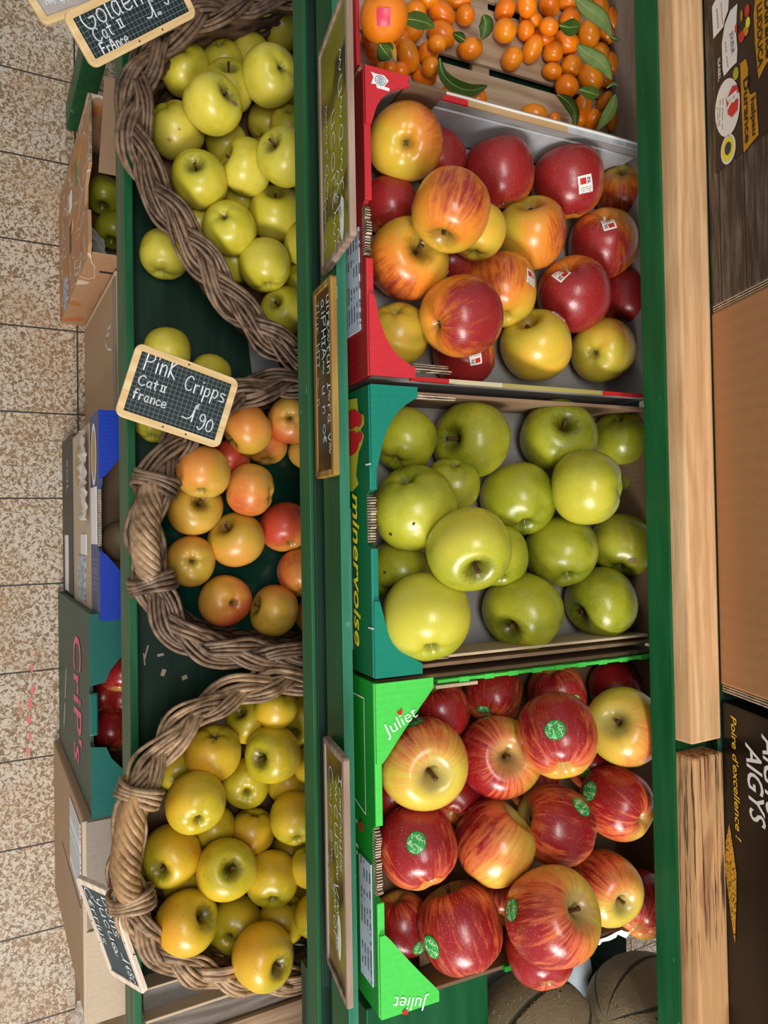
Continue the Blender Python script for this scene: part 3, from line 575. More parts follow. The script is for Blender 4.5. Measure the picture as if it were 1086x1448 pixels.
bm=bmesh.new(); bx((-3-TP*0,-1.4,-.03),(3,2.2,0),0,bm)
floor=obj('floor',bm,m.m); floor['kind']='structure'
# put a grout crossing at the place seen in the photo
ox=p0.x; oy=fy
floor.location=(ox,oy,0)
for vtx in floor.data.vertices: vtx.co.x-=ox; vtx.co.y-=oy
# pink chalk dashes on the floor
m=NM('pink_marking_paint',.7,.2); m.col(m.mix(m.noise(90,4,.7),srgb(196,140,130),srgb(240,92,110))); M_pink=m.m
bm=bmesh.new(); rnd=random.Random(2)
for (px,py,w,h) in [(45,945,5,9),(46,977,7,10),(42,995,6,12),(41,1018,6,10),(42,1042,6,9),(39,1062,5,14),(28,1000,2,22),(50,925,4,6)]:
    c0=P(px,py,.0006); pts=[]
    for k in range(10):
        a=k*.628; q=P(px+math.cos(a)*w*.5*rnd.uniform(.6,1.2),py+math.sin(a)*h*.75*rnd.uniform(.7,1.15),.0006); pts.append(q)
    bm.faces.new([bm.verts.new(q) for q in pts])
obj('paint_mark',bm,M_pink,None); o=bpy.data.objects['paint_mark']; o['kind']='structure'

# ------------------------------------------------------------------ the green display stand
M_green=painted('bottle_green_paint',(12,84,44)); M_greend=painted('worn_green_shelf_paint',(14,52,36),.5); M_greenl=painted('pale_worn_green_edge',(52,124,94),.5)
stand=empty('display_stand','green painted stepped wooden stand carrying the baskets and fruit crates','stand',(0,.5,0))
def sp(name,lo,hi,mat,bev=.0015,label=None):
    bm=bx(lo,hi,bev); bmesh.ops.translate(bm,verts=bm.verts,vec=(0,-.5,0))
    return obj(name,bm,mat,stand,label=label)
XA,XB=-1.02,1.05
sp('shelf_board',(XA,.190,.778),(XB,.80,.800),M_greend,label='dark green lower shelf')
sp('front_rail',(XA,.1810,.800),(XB,.1925,.862),M_green,.0012)
# upper tray
UT=math.tan(math.radians(4))
def tray_z(y): return 1.163+(y-.345)*UT
bm=bmesh.new(); rot=Matrix.Rotation(math.radians(4),3,'X')
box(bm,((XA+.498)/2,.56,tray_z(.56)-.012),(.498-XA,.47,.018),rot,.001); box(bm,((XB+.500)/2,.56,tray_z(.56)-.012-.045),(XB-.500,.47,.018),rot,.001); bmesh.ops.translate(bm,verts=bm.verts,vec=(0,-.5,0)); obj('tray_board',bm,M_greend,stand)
sp('front_board',(XA,.3255,1.181),(XB,.3355,1.221),M_green)
sp('board_edge',(XA,.3252,1.2212),(XB,.3362,1.2228),M_greenl,.0004,label='pale worn top edge of the front board')
sp('price_rail',(XA,.2965,1.186),(XB,.3005,1.212),M_green,.0008)
sp('price_rail',(XA,.6455,1.3290),(XB,.6495,1.3585),M_green,.0008)
for xx in(-.98,1.0):
    sp('rail_bracket',(xx,.3005,1.186),(xx+.03,.3255,1.190),M_green,.0004)
    sp('rail_bracket',(xx,.6495,1.331),(xx+.03,.670,1.335),M_green,.0004)
lg=P(112,150,0)
for xx in(XA+.0,XB-.06):
    sp('leg',(xx,.2,0),(xx+.06,.245,.778),M_green,.002)
    sp('leg',(xx,.74,0),(xx+.06,.79,1.36),M_green,.002)
    sp('leg',(xx,.345,.80),(xx+.06,.385,1.14),M_green,.002)
    sp('side_brace',(xx,.66,1.285),(xx+.06,.79,1.3115),M_green,.002)
sp('beam_support',(XA,.672,1.312),(XB,.745,1.3415),M_green,.002)
m21=math.radians(21.5)
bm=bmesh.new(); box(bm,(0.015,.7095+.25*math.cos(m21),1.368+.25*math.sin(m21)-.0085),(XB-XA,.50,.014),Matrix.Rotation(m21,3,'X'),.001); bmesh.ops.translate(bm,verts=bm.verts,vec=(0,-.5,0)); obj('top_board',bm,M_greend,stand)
sp('rear_post',(XA,1.10,0),(XA+.06,1.15,1.50),M_green,.002); sp('rear_post',(XB-.06,1.10,0),(XB,1.15,1.50),M_green,.002)
# the visible foot beside the patterned carton
f0=P(113,158,0)
post=bx((f0.x-.045,f0.y-.012,0),(f0.x+.03,f0.y+.02,.775),.002); bmesh.ops.translate(post,verts=post.verts,vec=(0,-.5,0)); obj('leg',post,M_green,stand)
# wood beams resting along the top step
M_pine=wood('pale_sawn_pine',(230,190,144),(200,154,108),12,0); M_pine2=wood('weathered_sawn_pine',(206,158,110),(150,104,64),10,0)
xs=P(970,1056,1.37).x
bm=bx((XA,.6605,1.3420),(xs,.7075,1.370),.0025)
o=obj('timber_beam',bm,M_pine); tag(o,'long pale sawn pine beam lying beside the green back rail','beam')
m=NM('weathered_beam_wood',.7,.2)
st=m.ss(m.noise(9,4,.65,m.mapping(None,(.9,26,26))),.50,.60); bl=m.ss(m.noise(7,3),.36,.56)
rx=m.ss(m.sep(m.obj)[0],.42,.5,1,0)
c=m.mix(m.noise(30,5,.6,m.mapping(None,(.4,5,5))),srgb(170,122,80),srgb(214,168,118))
c=m.mix(m.math('MULTIPLY',m.math('MULTIPLY',st,bl), m.math('MULTIPLY',rx,.98)),c,srgb(52,42,36)); c=m.mix(m.math('MULTIPLY',m.ss(m.noise(3,3,.5,m.mapping(None,(2,9,9),(4,1,2))),.58,.66),.5),c,srgb(120,70,48))
m.col(c); m.bump(m.noise(40,4,.6,m.mapping(None,(.4,5,5))),.3,.0015)
xe=P(985,1072,1.37).x
bm=bmesh.new(); rz=Matrix.Rotation(math.radians(-.0),3,'Z')
bx((xe,.6625,1.3420),(XB,.7095,1.3705),.003,bm)
o=obj('timber_beam',bm,m.m); tag(o,'shorter weathered beam with black stains below the long pale one','beam')
# ------------------------------------------------------------------ wicker baskets
def wick(name,c1,c2):
    m=NM(name,.48,.4); n=m.noise(70,4,.6); n2=m.noise(18,3)
    c=m.mix(m.ss(m.math('ADD',m.math('MULTIPLY',n,.5),m.math('MULTIPLY',n2,.5)),.33,.66),srgb(*c1),srgb(*c2))
    m.col(m.mix(m.math('MULTIPLY',m.ss(m.noise(260,2),.62,.7),.3),c,srgb(36,24,16))); m.bump(n,.25,.0015); return m.m
M_w1=wick('grey_brown_willow',(62,44,32),(136,108,84)); M_w2=wick('tan_willow',(96,70,46),(182,148,112)); M_w3=wick('golden_willow',(110,78,44),(182,140,92))
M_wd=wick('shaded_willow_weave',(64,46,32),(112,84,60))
def basket(pxs,zr,label,mat,hw,handle=None,hz=.0,seed=1,liner=False,basez=.804):
    rnd=random.Random(seed)
    ctrl=[P(x,y,zr) for x,y in pxs]
    ring,Lr=resample(catmull(ctrl,10,True),260)
    cen=sum(ring,V())/len(ring)
    root=empty('wicker_basket',label,'basket',(cen.x,cen.y,basez))
    off=-V((cen.x,cen.y,basez)); N=len(ring)
    def frame(i):
        p=ring[i%N]; t=(ring[(i+1)%N]-ring[i-1]).normalized(); s=t.cross(V((0,0,1))).normalized()
        if s.dot(p-cen)<0:s=-s
        return p,t,s
    # plaited border: three flat bundles of rods
    vs=[];fs=[]; per=round(Lr/.205); rods=4
    dr=V((0,0,1))
    for b in range(3):
        for k in range(rods):
            ph0=2*math.pi*b/3; pts=[]; jw=[rnd.uniform(-1,1) for _ in range(6)]
            M2=520
            for i in range(M2):
                f=i/M2*N; i0=int(f); p,t,s=frame(i0); p2,t2,s2=frame(i0+1); fr=f-i0; p=p.lerp(p2,fr); s=s.lerp(s2,fr).normalized()
                a=2*math.pi*per*i/M2+ph0
                lat=math.sin(a)*hw*.68+(k-(rods-1)/2)*hw*.265+.0013*math.sin(i*.11+jw[0]*9)+.0008*math.sin(i*.31+jw[2]*9)
                hgt=math.sin(2*a)*.0062+.0016*math.sin(i*.19+jw[3]*9)+.0012*math.sin(i*.07+jw[1]*9)
                # border leans outwards and down
                pos=p+s*(lat*.93)+dr*(hgt-lat*.34*1.0)
                pos+= dr*(-(lat/hw)**2*.004)
                pts.append(pos+off)
            tube(vs,fs,pts,.0030*rnd.uniform(.85,1.15),6,True)
    obj('rim_braid',(vs,fs),mat,root,True)
    # woven wall
    vs=[];fs=[]; rows=9; K=44
    for rI in range(rows):
        t=rI/(rows-1); sc=.97-.09*(1-t)**1.3; zz=basez+.008+(zr-.016-basez)*t
        pts=[]
        for i in range(N):
            p=ring[i]; q=cen+(p-cen)*sc; q.z=zz
            _,_,s=frame(i)
            q+=s*(.0035*math.sin(K*math.pi*i/N*2*.5+math.pi*rI)); q.z+=rnd.uniform(-.0004,.0004)
            pts.append(q+off)
        for dz in(-.0042,.0042): tube(vs,fs,[p+V((0,0,dz)) for p in pts],.0046,6,True)
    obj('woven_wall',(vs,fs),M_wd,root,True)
    vs=[];fs=[]
    for k in range(K):
        i=int(k*N/K); p=ring[i]
        pts=[]
        for t in(0,.33,.66,1):
            sc=.975-.09*(1-t)**1.3; q=cen+(p-cen)*sc; q.z=basez+.004+(zr-.012-basez)*t; pts.append(q+off)
        tube(vs,fs,pts,.0035,6)
    obj('wall_stake',(vs,fs),M_wd,root,True)
    # base
    bm=bmesh.new(); c0=[cen+(p-cen)*.885 for p in ring[::4]]
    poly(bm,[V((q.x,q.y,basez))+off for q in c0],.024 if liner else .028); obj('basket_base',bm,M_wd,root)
    if liner:
        bm=bmesh.new(); nr=14; gr={}
        K2=len(ring[::4])
        c1=ring[::4]
        for a in range(nr+1):
            for i,p in enumerate(c1):
                f=a/nr; q=cen+(p-cen)*(.86*f); w=noise.noise(V((q.x*38,q.y*38,1.3)))*.004+abs(noise.noise(V((q.x*90,q.y*90,4))))*.002
                q.z=basez+.029+w+max(0,f-.86)*.10
                gr[a,i]=bm.verts.new(q+off)
        for a in range(nr):
            for i in range(K2):
                j=(i+1)%K2
                if a==0: bm.faces.new((gr[1,i],gr[1,j],gr[0,i])) if i else None
                else: bm.faces.new((gr[a,i],gr[a,j],gr[a+1,j],gr[a+1,i]))
        m=NM('dark_green_film',.22,.6); m.col(m.mix(m.noise(20,3),srgb(6,38,30),srgb(16,70,54))); m.bump(m.noise(30,3),.4,.004)
        obj('liner',bm,m.m,root,True,label='crinkled dark green plastic liner')
    if handle:
        ctrl=[P(x,y,zr+hz) for x,y in handle]; path,Lh=resample(catmull(ctrl,12),90,False)
        vs=[];fs=[]; n=9
        for k in range(n):
            pts=[]
            for i,p in enumerate(path):
                f=i/89; t=(path[min(i+1,89)]-path[max(i-1,0)]).normalized(); s=t.cross(V((0,0,1))).normalized(); u=s.cross(t)
                env=.0135*(math.sin(math.pi*min(1,max(0,f*.94+.03)))**.35)
                a=2*math.pi*(k/n+f*Lh/.105)
                pts.append(p+s*(math.cos(a)*env)+u*(math.sin(a)*env*.85)+off)
            tube(vs,fs,pts,lambda t:.0052,7)
        obj('handle',(vs,fs),M_w3 if mat is M_w2 else M_w2,root,True,label='twisted rod handle on the rim')
        for e in(3,86):
            p=path[e]; i=min(range(N),key=lambda q:(V((ring[q].x,ring[q].y,0))-V((p.x,p.y,0))).length)
            q,t,s=frame(i); vs=[];fs=[]
            u=V((0,0,1))
            for k in range(4):
                pts=[]
                for j in range(28):
                    a=2*math.pi*j/28
                    c0=q.lerp(V((p.x,p.y,q.z)),.3)
                    pts.append(c0+t*(.0055*(k-1.5)+.002*math.sin(a*2+k))+s*(math.cos(a)*hw*1.28)+u*(.004+math.sin(a)*.0225)-s*0+u*(-math.cos(a)*.006)+off)
                tube(vs,fs,pts,.0034,6,True)
            obj('binding',(vs,fs),mat,root,True)
    return root
B1=[(432,-14),(345,4),(285,18),(236,48),(203,92),(190,138),(191,193),(213,253),(251,313),(287,364),(324,418),(368,464),(412,500),(452,512),(500,505),(560,440),(620,330),(645,180),(620,40),(540,-22)]
B2=[(440,541),(360,549),(290,585),(240,645),(214,700),(207,760),(213,815),(231,864),(264,904),(322,924),(391,929),(450,929),(560,918),(640,860),(668,740),(642,610),(560,550)]
B3=[(440,961),(386,965),(335,980),(288,1004),(247,1040),(215,1084),(197,1122),(186,1163),(180,1220),(185,1274),(203,1322),(238,1356),(295,1382),(368,1391),(437,1388),(560,1376),(650,1300),(675,1150),(645,1015),(560,964)]
basket(B1,.935,'dark willow basket heaped with yellow-green apples, slanting rim, at top left','' or M_w1,.0215,seed=1)
basket(B2,.930,'willow basket with a dark green liner showing between few pinkish apples','' or M_w1,.0215,handle=[(226,676),(213,700),(206,735),(205,770),(209,800),(220,832)],hz=.016,seed=2,liner=True)
basket(B3,.935,'tan willow basket heaped with deep yellow apples, lowest of the three','' or M_w2,.0200,handle=[(197,1118),(189,1145),(182,1180),(178,1215),(180,1250),(193,1283)],hz=.016,seed=3)
# ------------------------------------------------------------------ cardboard fruit trays on the upper tier
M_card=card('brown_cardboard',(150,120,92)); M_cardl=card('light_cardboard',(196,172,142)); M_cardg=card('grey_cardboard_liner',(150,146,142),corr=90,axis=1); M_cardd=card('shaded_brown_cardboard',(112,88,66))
M_raw=NM('raw_corrugated_edge',.8,.2)
_w=M_raw.math('SINE',M_raw.math('MULTIPLY',M_raw.sep(M_raw.obj)[0],2300)); M_raw.col(M_raw.mix(M_raw.ss(M_raw.math('ADD',_w,M_raw.math('MULTIPLY',M_raw.noise(90,4),3.2)),1.2,2.0),srgb(196,176,150),srgb(58,44,32))); M_raw=M_raw.m
M_red=card('red_printed_card',(204,44,52),.45,150,0,True); M_teal=card('teal_printed_card',(8,126,104),.45,150,0,True); M_lime=card('lime_printed_card',(76,206,80),.42,150,0,True)
M_dgreen=card('deep_green_printed_card',(10,94,52),.45,150,0,True); M_lgreen=card('grass_green_printed_card',(20,134,34),.42,150,0,True); M_dred=card('deep_red_printed_card',(150,22,26),.45,150,0,True)
M_white=plain('white_print',(236,236,232),.5,.03); M_yel=plain('yellow_print',(240,226,40),.5,.04); M_redp=plain('red_print',(200,36,40),.45,.06); M_blackp=plain('black_print',(24,22,22),.5,.2)
M_ylg=plain('yellow_green_print',(176,176,48),.5,.08); M_cream=plain('cream_print',(212,200,160),.55,.06); M_olive=plain('olive_print',(172,158,86),.55,.08); M_tan=plain('tan_print',(186,150,104),.6,.08)
M_silver=NM('silver_grey_inner_card',.32,.5); M_silver.col(M_silver.mix(M_silver.noise(8,3,.5,M_silver.mapping(None,(1,6,1))),srgb(150,152,154),srgb(200,202,204))); M_silver=M_silver.m
m=NM('grey_paper_label',.6,.3); q=m.sep(m.obj); t=m.math('MULTIPLY',m.ss(m.math('SINE',m.math('MULTIPLY',q[2],900)),.0,.4),m.ss(m.noise(120,2,.5,m.mapping(None,(1,.2,.2))),.47,.52))
m.col(m.mix(m.math('MULTIPLY',t,.85),srgb(186,196,210),srgb(60,66,78))); M_label=m.m
A4=math.radians(4)
def frame_mat(o,ang,rz=0):
    c,s=math.cos(ang),math.sin(ang)
    m=Matrix(((1,0,0),(0,c,-s),(0,s,c))).to_4x4()
    if rz: m=Matrix.Rotation(rz,4,'Z')@m
    m.translation=V(o); return m
def arc_flap(bm,x0,sx,gx,gy,z,th,concave=.5,rim=.006):
    """corner gusset: x0 corner, sx direction along the front, gx length along the front, gy along the side"""
    pts=[V((x0,0,z)),V((x0,gy,z)),V((x0+sx*.010,gy,z))]
    a=V((x0+sx*.012,gy-.001,z)); b=V((x0+sx*gx,rim+.001,z)); c=V((x0+sx*.012,rim,z)).lerp((a+b)/2,1-concave)
    for i in range(1,10):
        t=i/10; pts.append(a*(1-t)**2+c*2*t*(1-t)+b*t*t)
    pts+= [V((x0+sx*gx,rim,z)),V((x0+sx*gx,0,z))]
    poly(bm,pts,th); return bm
def crate(name_label,pxa,pxb,outer,flap,inner,hc=.092,depth=.385,liner=True,gx=.05,gy=.052,conc=.75,torn=(.46,.64),gx2=None,sidehs=(.08,.08)):
    a=P(*pxa,1.255); b=P(*pxb,1.255); w=b.x-a.x; y0=.3415+hc*math.sin(A4)
    root=empty('fruit_crate',name_label,'crate',mat=frame_mat((a.x,y0,tray_z(y0)+.0006),A4))
    root['w']=w
    def part(nm,bm,mat,lab=None,par=None): return obj(nm,bm,mat,par or root,label=lab)
    t=.005
    # front wall with a torn notch
    bm=bmesh.new(); x1,x2=torn[0]*w,torn[1]*w
    poly(bm,[V((0,0,0)),V((w,0,0)),V((w,0,hc)),V((x2,0,hc)),V((x2-.006,0,hc-.007)),V((x1+.006,0,hc-.007)),V((x1,0,hc)),V((0,0,hc))],t,(0,1,0)); part('front_panel',bm,outer)
    for p,q in((0,x1),(x2,w)): part('folded_rim',bx((p,-.0006,hc),(q,.0068,hc+.0035),.001),flap,'bright folded top edge')
    bm=bmesh.new(); n=14; rnd=random.Random(int(w*1e5)); pts=[]
    for i in range(n+1): pts.append((x1+.004+(x2-x1-.008)*i/n, hc-.006+rnd.uniform(0,.006)+(.004 if 0<i<n else -.003)))
    poly(bm,[V((pts[0][0],.0004,hc-.01))]+[V((p[0],.0004,p[1])) for p in pts]+[V((pts[-1][0],.0004,hc-.01))],.0058,(0,1,0)); part('torn_edge',bm,M_raw,'torn raw corrugated edge')
    for s,hs in((0,sidehs[0]),(1,sidehs[1])):
        xx=(.0006,.0045) if s==0 else (w-.0045,w-.0006)
        part('side_wall',bx((xx[0],t,0),(xx[1],depth,hs),.0006),inner)
    part('back_wall',bx((0.0006,depth-t,0),(w-.0006,depth,hc*.8),.0006),inner)
    part('tray_floor',bx((.003,t,.0),(w-.003,depth-t,.006)),M_cardg if liner else M_cardd,'grey ribbed paper floor' if liner else None)
    bm=bmesh.new(); arc_flap(bm,0,1,gx,gy,hc+.0036,.003,conc); part('corner_flap',bm,flap)
    bm=bmesh.new(); arc_flap(bm,w,-1,gx2 or gx,gy,hc+.0036,.003,conc); part('corner_flap',bm,flap)
    return root,w,part,hc
# red crate
red,w,part,hc=crate('red cardboard fruit crate with a torn front edge and a small fish sticker',(519,99),(522,532),M_dred,M_red,M_cardg,torn=(.43,.62),gx=.058,gy=.050,conc=.7,gx2=.080)
part('inner_flap',bx((.0045,.048,hc*.55),(.0085,.092,hc+.008),.0006),M_cardd)
bm=bmesh.new(); bx((.0050,.092,.012),(.0075,.375,.070),.0005,bm); part('inner_flap',bm,M_silver,'shiny silver grey inner side')
for lo,hi,mt in((.092,.128,M_redp),(.128,.262,M_tan),(.262,.38,M_silver)): part('printed_strip',bx((-.0015,lo,.0815),(.0048,hi,.0840),.0003),mt)
part('printed_strip',bx((-.0030,.085,.0841),(-.0012,.38,.0858),.0002),M_white)
for lo,hi,mt in((.052,.098,M_redp),(.098,.165,M_cream),(.165,.305,M_olive),(.305,.38,M_redp)): part('printed_strip',bx((w-.0052,lo,.0805),(w-.0006,hi,.0835),.0003),mt)
bm=bmesh.new(); bx((w-.016,.050,hc-.006),(w-.0135,.092,hc+.001),.0003,bm); bx((w-.011,.050,hc-.004),(w-.0085,.095,hc+.002),.0003,bm); part('folded_edge',bm,M_raw)
# fish sticker on the flap
bm=bmesh.new(); z=hc+.0072
pts=[(.006,.006),(.009,.012),(.006,.021),(.012,.020),(.013,.0245),(.028,.025),(.0285,.021),(.022,.0205),(.0275,.012),(.022,.0065),(.012,.007)]
bm.faces.new([bm.verts.new((p[1]*.8+.001,p[0]*.9+.001,z-.0004)) for p in pts]); fs=part('sticker',bm,M_white,'white fish shaped sticker')
bm=bmesh.new()
for rr in(.0058,.0035,.0015):
    ribbon(bm,[(math.cos(k*.5236)*rr*.8,math.sin(k*.5236)*rr) for k in range(13)],.0006,V((.0125,.0165,z-.0001)),V((1,0,0)),V((0,1,0)),V((0,0,.0001)))
obj('print',bm,plain('blue_grey_print',(70,100,130)),fs)
fl=bx((w*.50,-.0012,.026),(w*.84,-.0002,.078)); part('paper_label',fl,M_label,'grey blue printed paper label')
# teal crate
teal,w,part,hc=crate('teal and green cardboard fruit crate with yellow lettering and cherries on its front',(524,545),(528,958),M_dgreen,M_teal,M_card,torn=(.36,.56),gx=.082,gy=.052,conc=.62,gx2=.075,sidehs=(.078,.078))
bm=bmesh.new(); text_bm(bm,'minervoise',(w*.365,-.0004,.050),(1,0,0),(0,0,1),.0165,shear=.25,bold=.015,spacing=1.0); 
xs=[v.co.x for v in bm.verts]; k=(w*.545)/(max(xs)-min(xs)); x0=min(xs)
for v in bm.verts: v.co.x=w*.365+(v.co.x-x0)*k
part('lettering',bm,M_yel,'yellow italic lettering')
bm=bmesh.new(); bm.faces.new([bm.verts.new((x*w,-.0005,z)) for x,z in((.02,.028),(.03,.066),(.08,.068),(.10,.082),(.13,.083),(.145,.074),(.17,.082),(.2,.076),(.22,.068),(.3,.060),(.335,.066),(.36,.048),(.34,.03))])
em=part('emblem',bm,M_ylg,'red cherries on a yellow green patch')
bm=bmesh.new()
for cx,cz,rx,rz in((.10,.052,.036,.019),(.185,.048,.045,.023),(.11,.070,.026,.009),(.17,.070,.02,.009)):
    bm.faces.new([bm.verts.new((cx*w+math.cos(k*.524)*rx*w,-.0008-cx*.0004,cz+math.sin(k*.524)*rz)) for k in range(12)])
obj('cherry',bm,M_redp,em)
part('paper_label',bx((w*.42,-.0012,.016),(w*.93,-.0002,.042)),M_label,'grey blue printed paper label')
bm=bmesh.new()
for xx in(.27,.83): bx((w*xx,-.0012,hc-.006),(w*xx+.0012,.0072,hc+.0042),0,bm)
part('crease',bm,M_white,'pale worn fold lines')
bm=bmesh.new(); bx((w-.014,.058,hc-.012),(w-.0105,.088,hc-.003),.0004,bm); bx((.006,.055,hc-.004),(.010,.10,hc+.001),.0004,bm); part('folded_edge',bm,M_raw)
bm=bmesh.new(); bx((w-.0125,.085,.03),(w-.0095,.37,.080),.0006,bm); part('inner_flap',bm,M_cardl,'wavy brown paper edge')
# lime crate
lime,w,part,hc=crate('lime green cardboard fruit crate with Juliet lettering on its corner flaps',(524,966),(532,1438),M_lgreen,M_lime,M_cardd,liner=False,torn=(.43,.66),gx=.078,gy=.064,conc=.05,gx2=.080,sidehs=(.082,.083))
def juliet(P0,X,Y,h):
    bm=bmesh.new(); hand_txt=text_bm(bm,'Juliet',P0,X,Y,h,bold=-.006,spacing=1.02,ex=.0005); t=part('lettering',bm,M_white,'white Juliet lettering with a red heart')
    bm=bmesh.new(); c=V(P0)+V(X)*h*1.72+V(Y)*h*1.12+V((0,0,.0008))
    pts=[]
    for k in range(16):
        a=k*.3927; hx=16*math.sin(a)**3; hy=13*math.cos(a)-5*math.cos(2*a)-2*math.cos(3*a)-math.cos(4*a)
        pts.append(c+V(X)*(hx*h*.017)+V(Y)*(hy*h*.017))
    bm.faces.new([bm.verts.new(p) for p in pts]); obj('heart',bm,M_redp,t)
zt=hc+.0068
u1=V((-.42,.90,0)).normalized(); juliet((.052,.012,zt),u1,V((0,0,1)).cross(u1),.0125)
u2=V((-.30,-.95,0)).normalized(); juliet((w-.008,.050,zt),u2,V((0,0,1)).cross(u2),.0125)
bm=bmesh.new()
for p,q in(((.06,.02),(.06,.07)),((.06,.07),(.42,.07)),((.42,.07),(.38,.02))):
    ribbon(bm,[(p[0]*w,p[1]),(q[0]*w,q[1])],.0012,V((0,0,0)),V((1,0,0)),V((0,0,1)),V((0,-.0005,0)))
part('outline',bm,M_white,'thin white printed outline')
part('paper_label',bx((w*.56,-.0012,.052),(w*.93,-.0002,.082)),M_label,'grey printed paper label')
bm=bmesh.new(); text_bm(bm,'juliet',(w*.44,-.0005,.026),(1,0,0),(0,0,1),.024,shear=.2); part('lettering',bm,M_white)
bm=bmesh.new()
for xx,zz in((.47,.058),(.60,.03)): bm.faces.new([bm.verts.new((xx*w+math.cos(k*.63)*.006,-.0008,zz+math.sin(k*.63)*.005)) for k in range(10)])
part('heart',bm,M_redp)
bm=bmesh.new(); bx((.0060,.075,hc-.020),(.0095,.37,hc-.004),.0005,bm)
for k in range(9): bx((.0052,.10+k*.031,hc-.0045),(.0102,.112+k*.031,hc-.0025),.0003,bm)
part('perforated_strip',bm,M_lime,'lime strip with notches along the side')
bm=bmesh.new(); bx((.011,.072,hc-.012),(.0145,.122,hc-.002),.0004,bm); part('inner_flap',bm,M_cardl)
bm=bmesh.new(); box(bm,(w-.024,.098,.050),(.030,.062,.003),Matrix.Rotation(math.radians(14),3,'Y')@Matrix.Rotation(math.radians(8),3,'Z'),.0006); part('inner_flap',bm,M_card,'loose brown inner flap')
bm=bmesh.new(); bx((w-.006,.150,.083),(w-.0005,.205,.089),.0004,bm); part('printed_strip',bm,M_lgreen)
bm=bmesh.new(); rnd=random.Random(5); pts=[]
for i in range(24): pts.append(V((w-.004+rnd.uniform(-.002,.003),.205+i*.0076,.0880+rnd.uniform(-.001,.002))))
top=[p+V((.008,0,-.004+rnd.uniform(-.002,.002))) for p in pts]
vv=[(bm.verts.new(a),bm.verts.new(b)) for a,b in zip(pts,top)]
for (a,b),(c,d) in zip(vv,vv[1:]): bm.faces.new((a,b,d,c))
part('plastic_edge',bm,M_white,'ragged white edge')
# ------------------------------------------------------------------ kumquat crate
M_ply=wood('pale_thin_crate_wood',(200,176,148),(168,140,112),8,1,.7); M_plyg=wood('grey_thin_crate_wood',(172,160,148),(138,126,114),8,0,.75)
a=P(508,-60,1.25); b=P(516,92,1.25); X1=b.x-.006; X0=X1-.40
y0=.3535
kc=empty('kumquat_crate','shallow pale wooden slatted crate holding kumquats, at the top','crate',mat=frame_mat((X0,y0,tray_z(y0)+.0006),A4))
w=X1-X0
xe=w-.004
slw=.070; x=xe
while x>slw*.5:
    obj('floor_slat',bx((max(.004,x-slw),.004,.006),(x,.384,.011),.0006),M_ply,kc); x-=slw+.011
for yy in(.02,.19,.37): obj('floor_batten',bx((.004,yy-.012,0),(w-.004,yy+.012,.006)),M_ply,kc)
obj('back_wall',bx((0,.3845,.003),(w,.389,.115),.0006),M_plyg,kc)
obj('side_wall',bx((w-.004,.0,.010),(w,.384,.066),.0006),M_ply,kc); obj('side_wall',bx((0,.0,.010),(.004,.384,.066),.0006),M_ply,kc)
obj('front_wall',bx((0,-.004,.003),(w,.0,.075),.0006),card('red_printed_liner',(196,40,48),.5,150,0,True),kc,label='red printed front edge with a tear')
# kumquats
m=NM('kumquat_skin',.24,.5); inf=m.node('ShaderNodeObjectInfo'); n=m.vmath('NORMALIZE',m.obj)
c=m.mix(m.ss(inf.outputs['Random'],.0,1.0),srgb(240,124,14),srgb(246,148,24)); c=m.mix(m.math('MULTIPLY',m.ss(m.noise(1.4,1,.5,n,0,m.math('MULTIPLY',inf.outputs['Random'],50)),.35,.8),.6),c,srgb(226,100,6))
c=m.mix(m.ss(m.sep(n)[0],.97,.995),c,srgb(120,110,30)); m.col(c); m.bump(m.noise(24,2,.5,n),.03,.02); M_kq=m.m
m=NM('mandarin_peel',.33,.5); n=m.vmath('NORMALIZE',m.obj); m.col(m.mix(m.noise(2,3,.5,n),srgb(232,112,8),srgb(244,140,20))); m.bump(m.voro(34,n),.25,.02); M_md=m.m
def ell_mesh(name,mat,taper=.0,dimp=.06):
    vs=[];fs=[];nu,nv=28,20
    for i in range(nv+1):
        th=math.pi*i/nv
        for j in range(nu):
            ph=2*math.pi*j/nu; rr=1+taper*math.cos(th); rr*=1-dimp*math.exp(-(th/.22)**2)-dimp*.5*math.exp(-((math.pi-th)/.2)**2)
            vs.append((math.cos(th)*rr,math.sin(th)*math.cos(ph)*rr,math.sin(th)*math.sin(ph)*rr))
    for i in range(nv):
        for j in range(nu): fs.append((i*nu+j,i*nu+(j+1)%nu,(i+1)*nu+(j+1)%nu,(i+1)*nu+j))
    me=bpy.data.meshes.new(name); me.from_pydata(vs,[],fs); me.validate(); me.polygons.foreach_set('use_smooth',[True]*len(me.polygons)); me.materials.append(mat); return me
KM=[ell_mesh('kumquat',M_kq,.0),ell_mesh('kumquat',M_kq,.06),ell_mesh('kumquat',M_kq,-.05)]
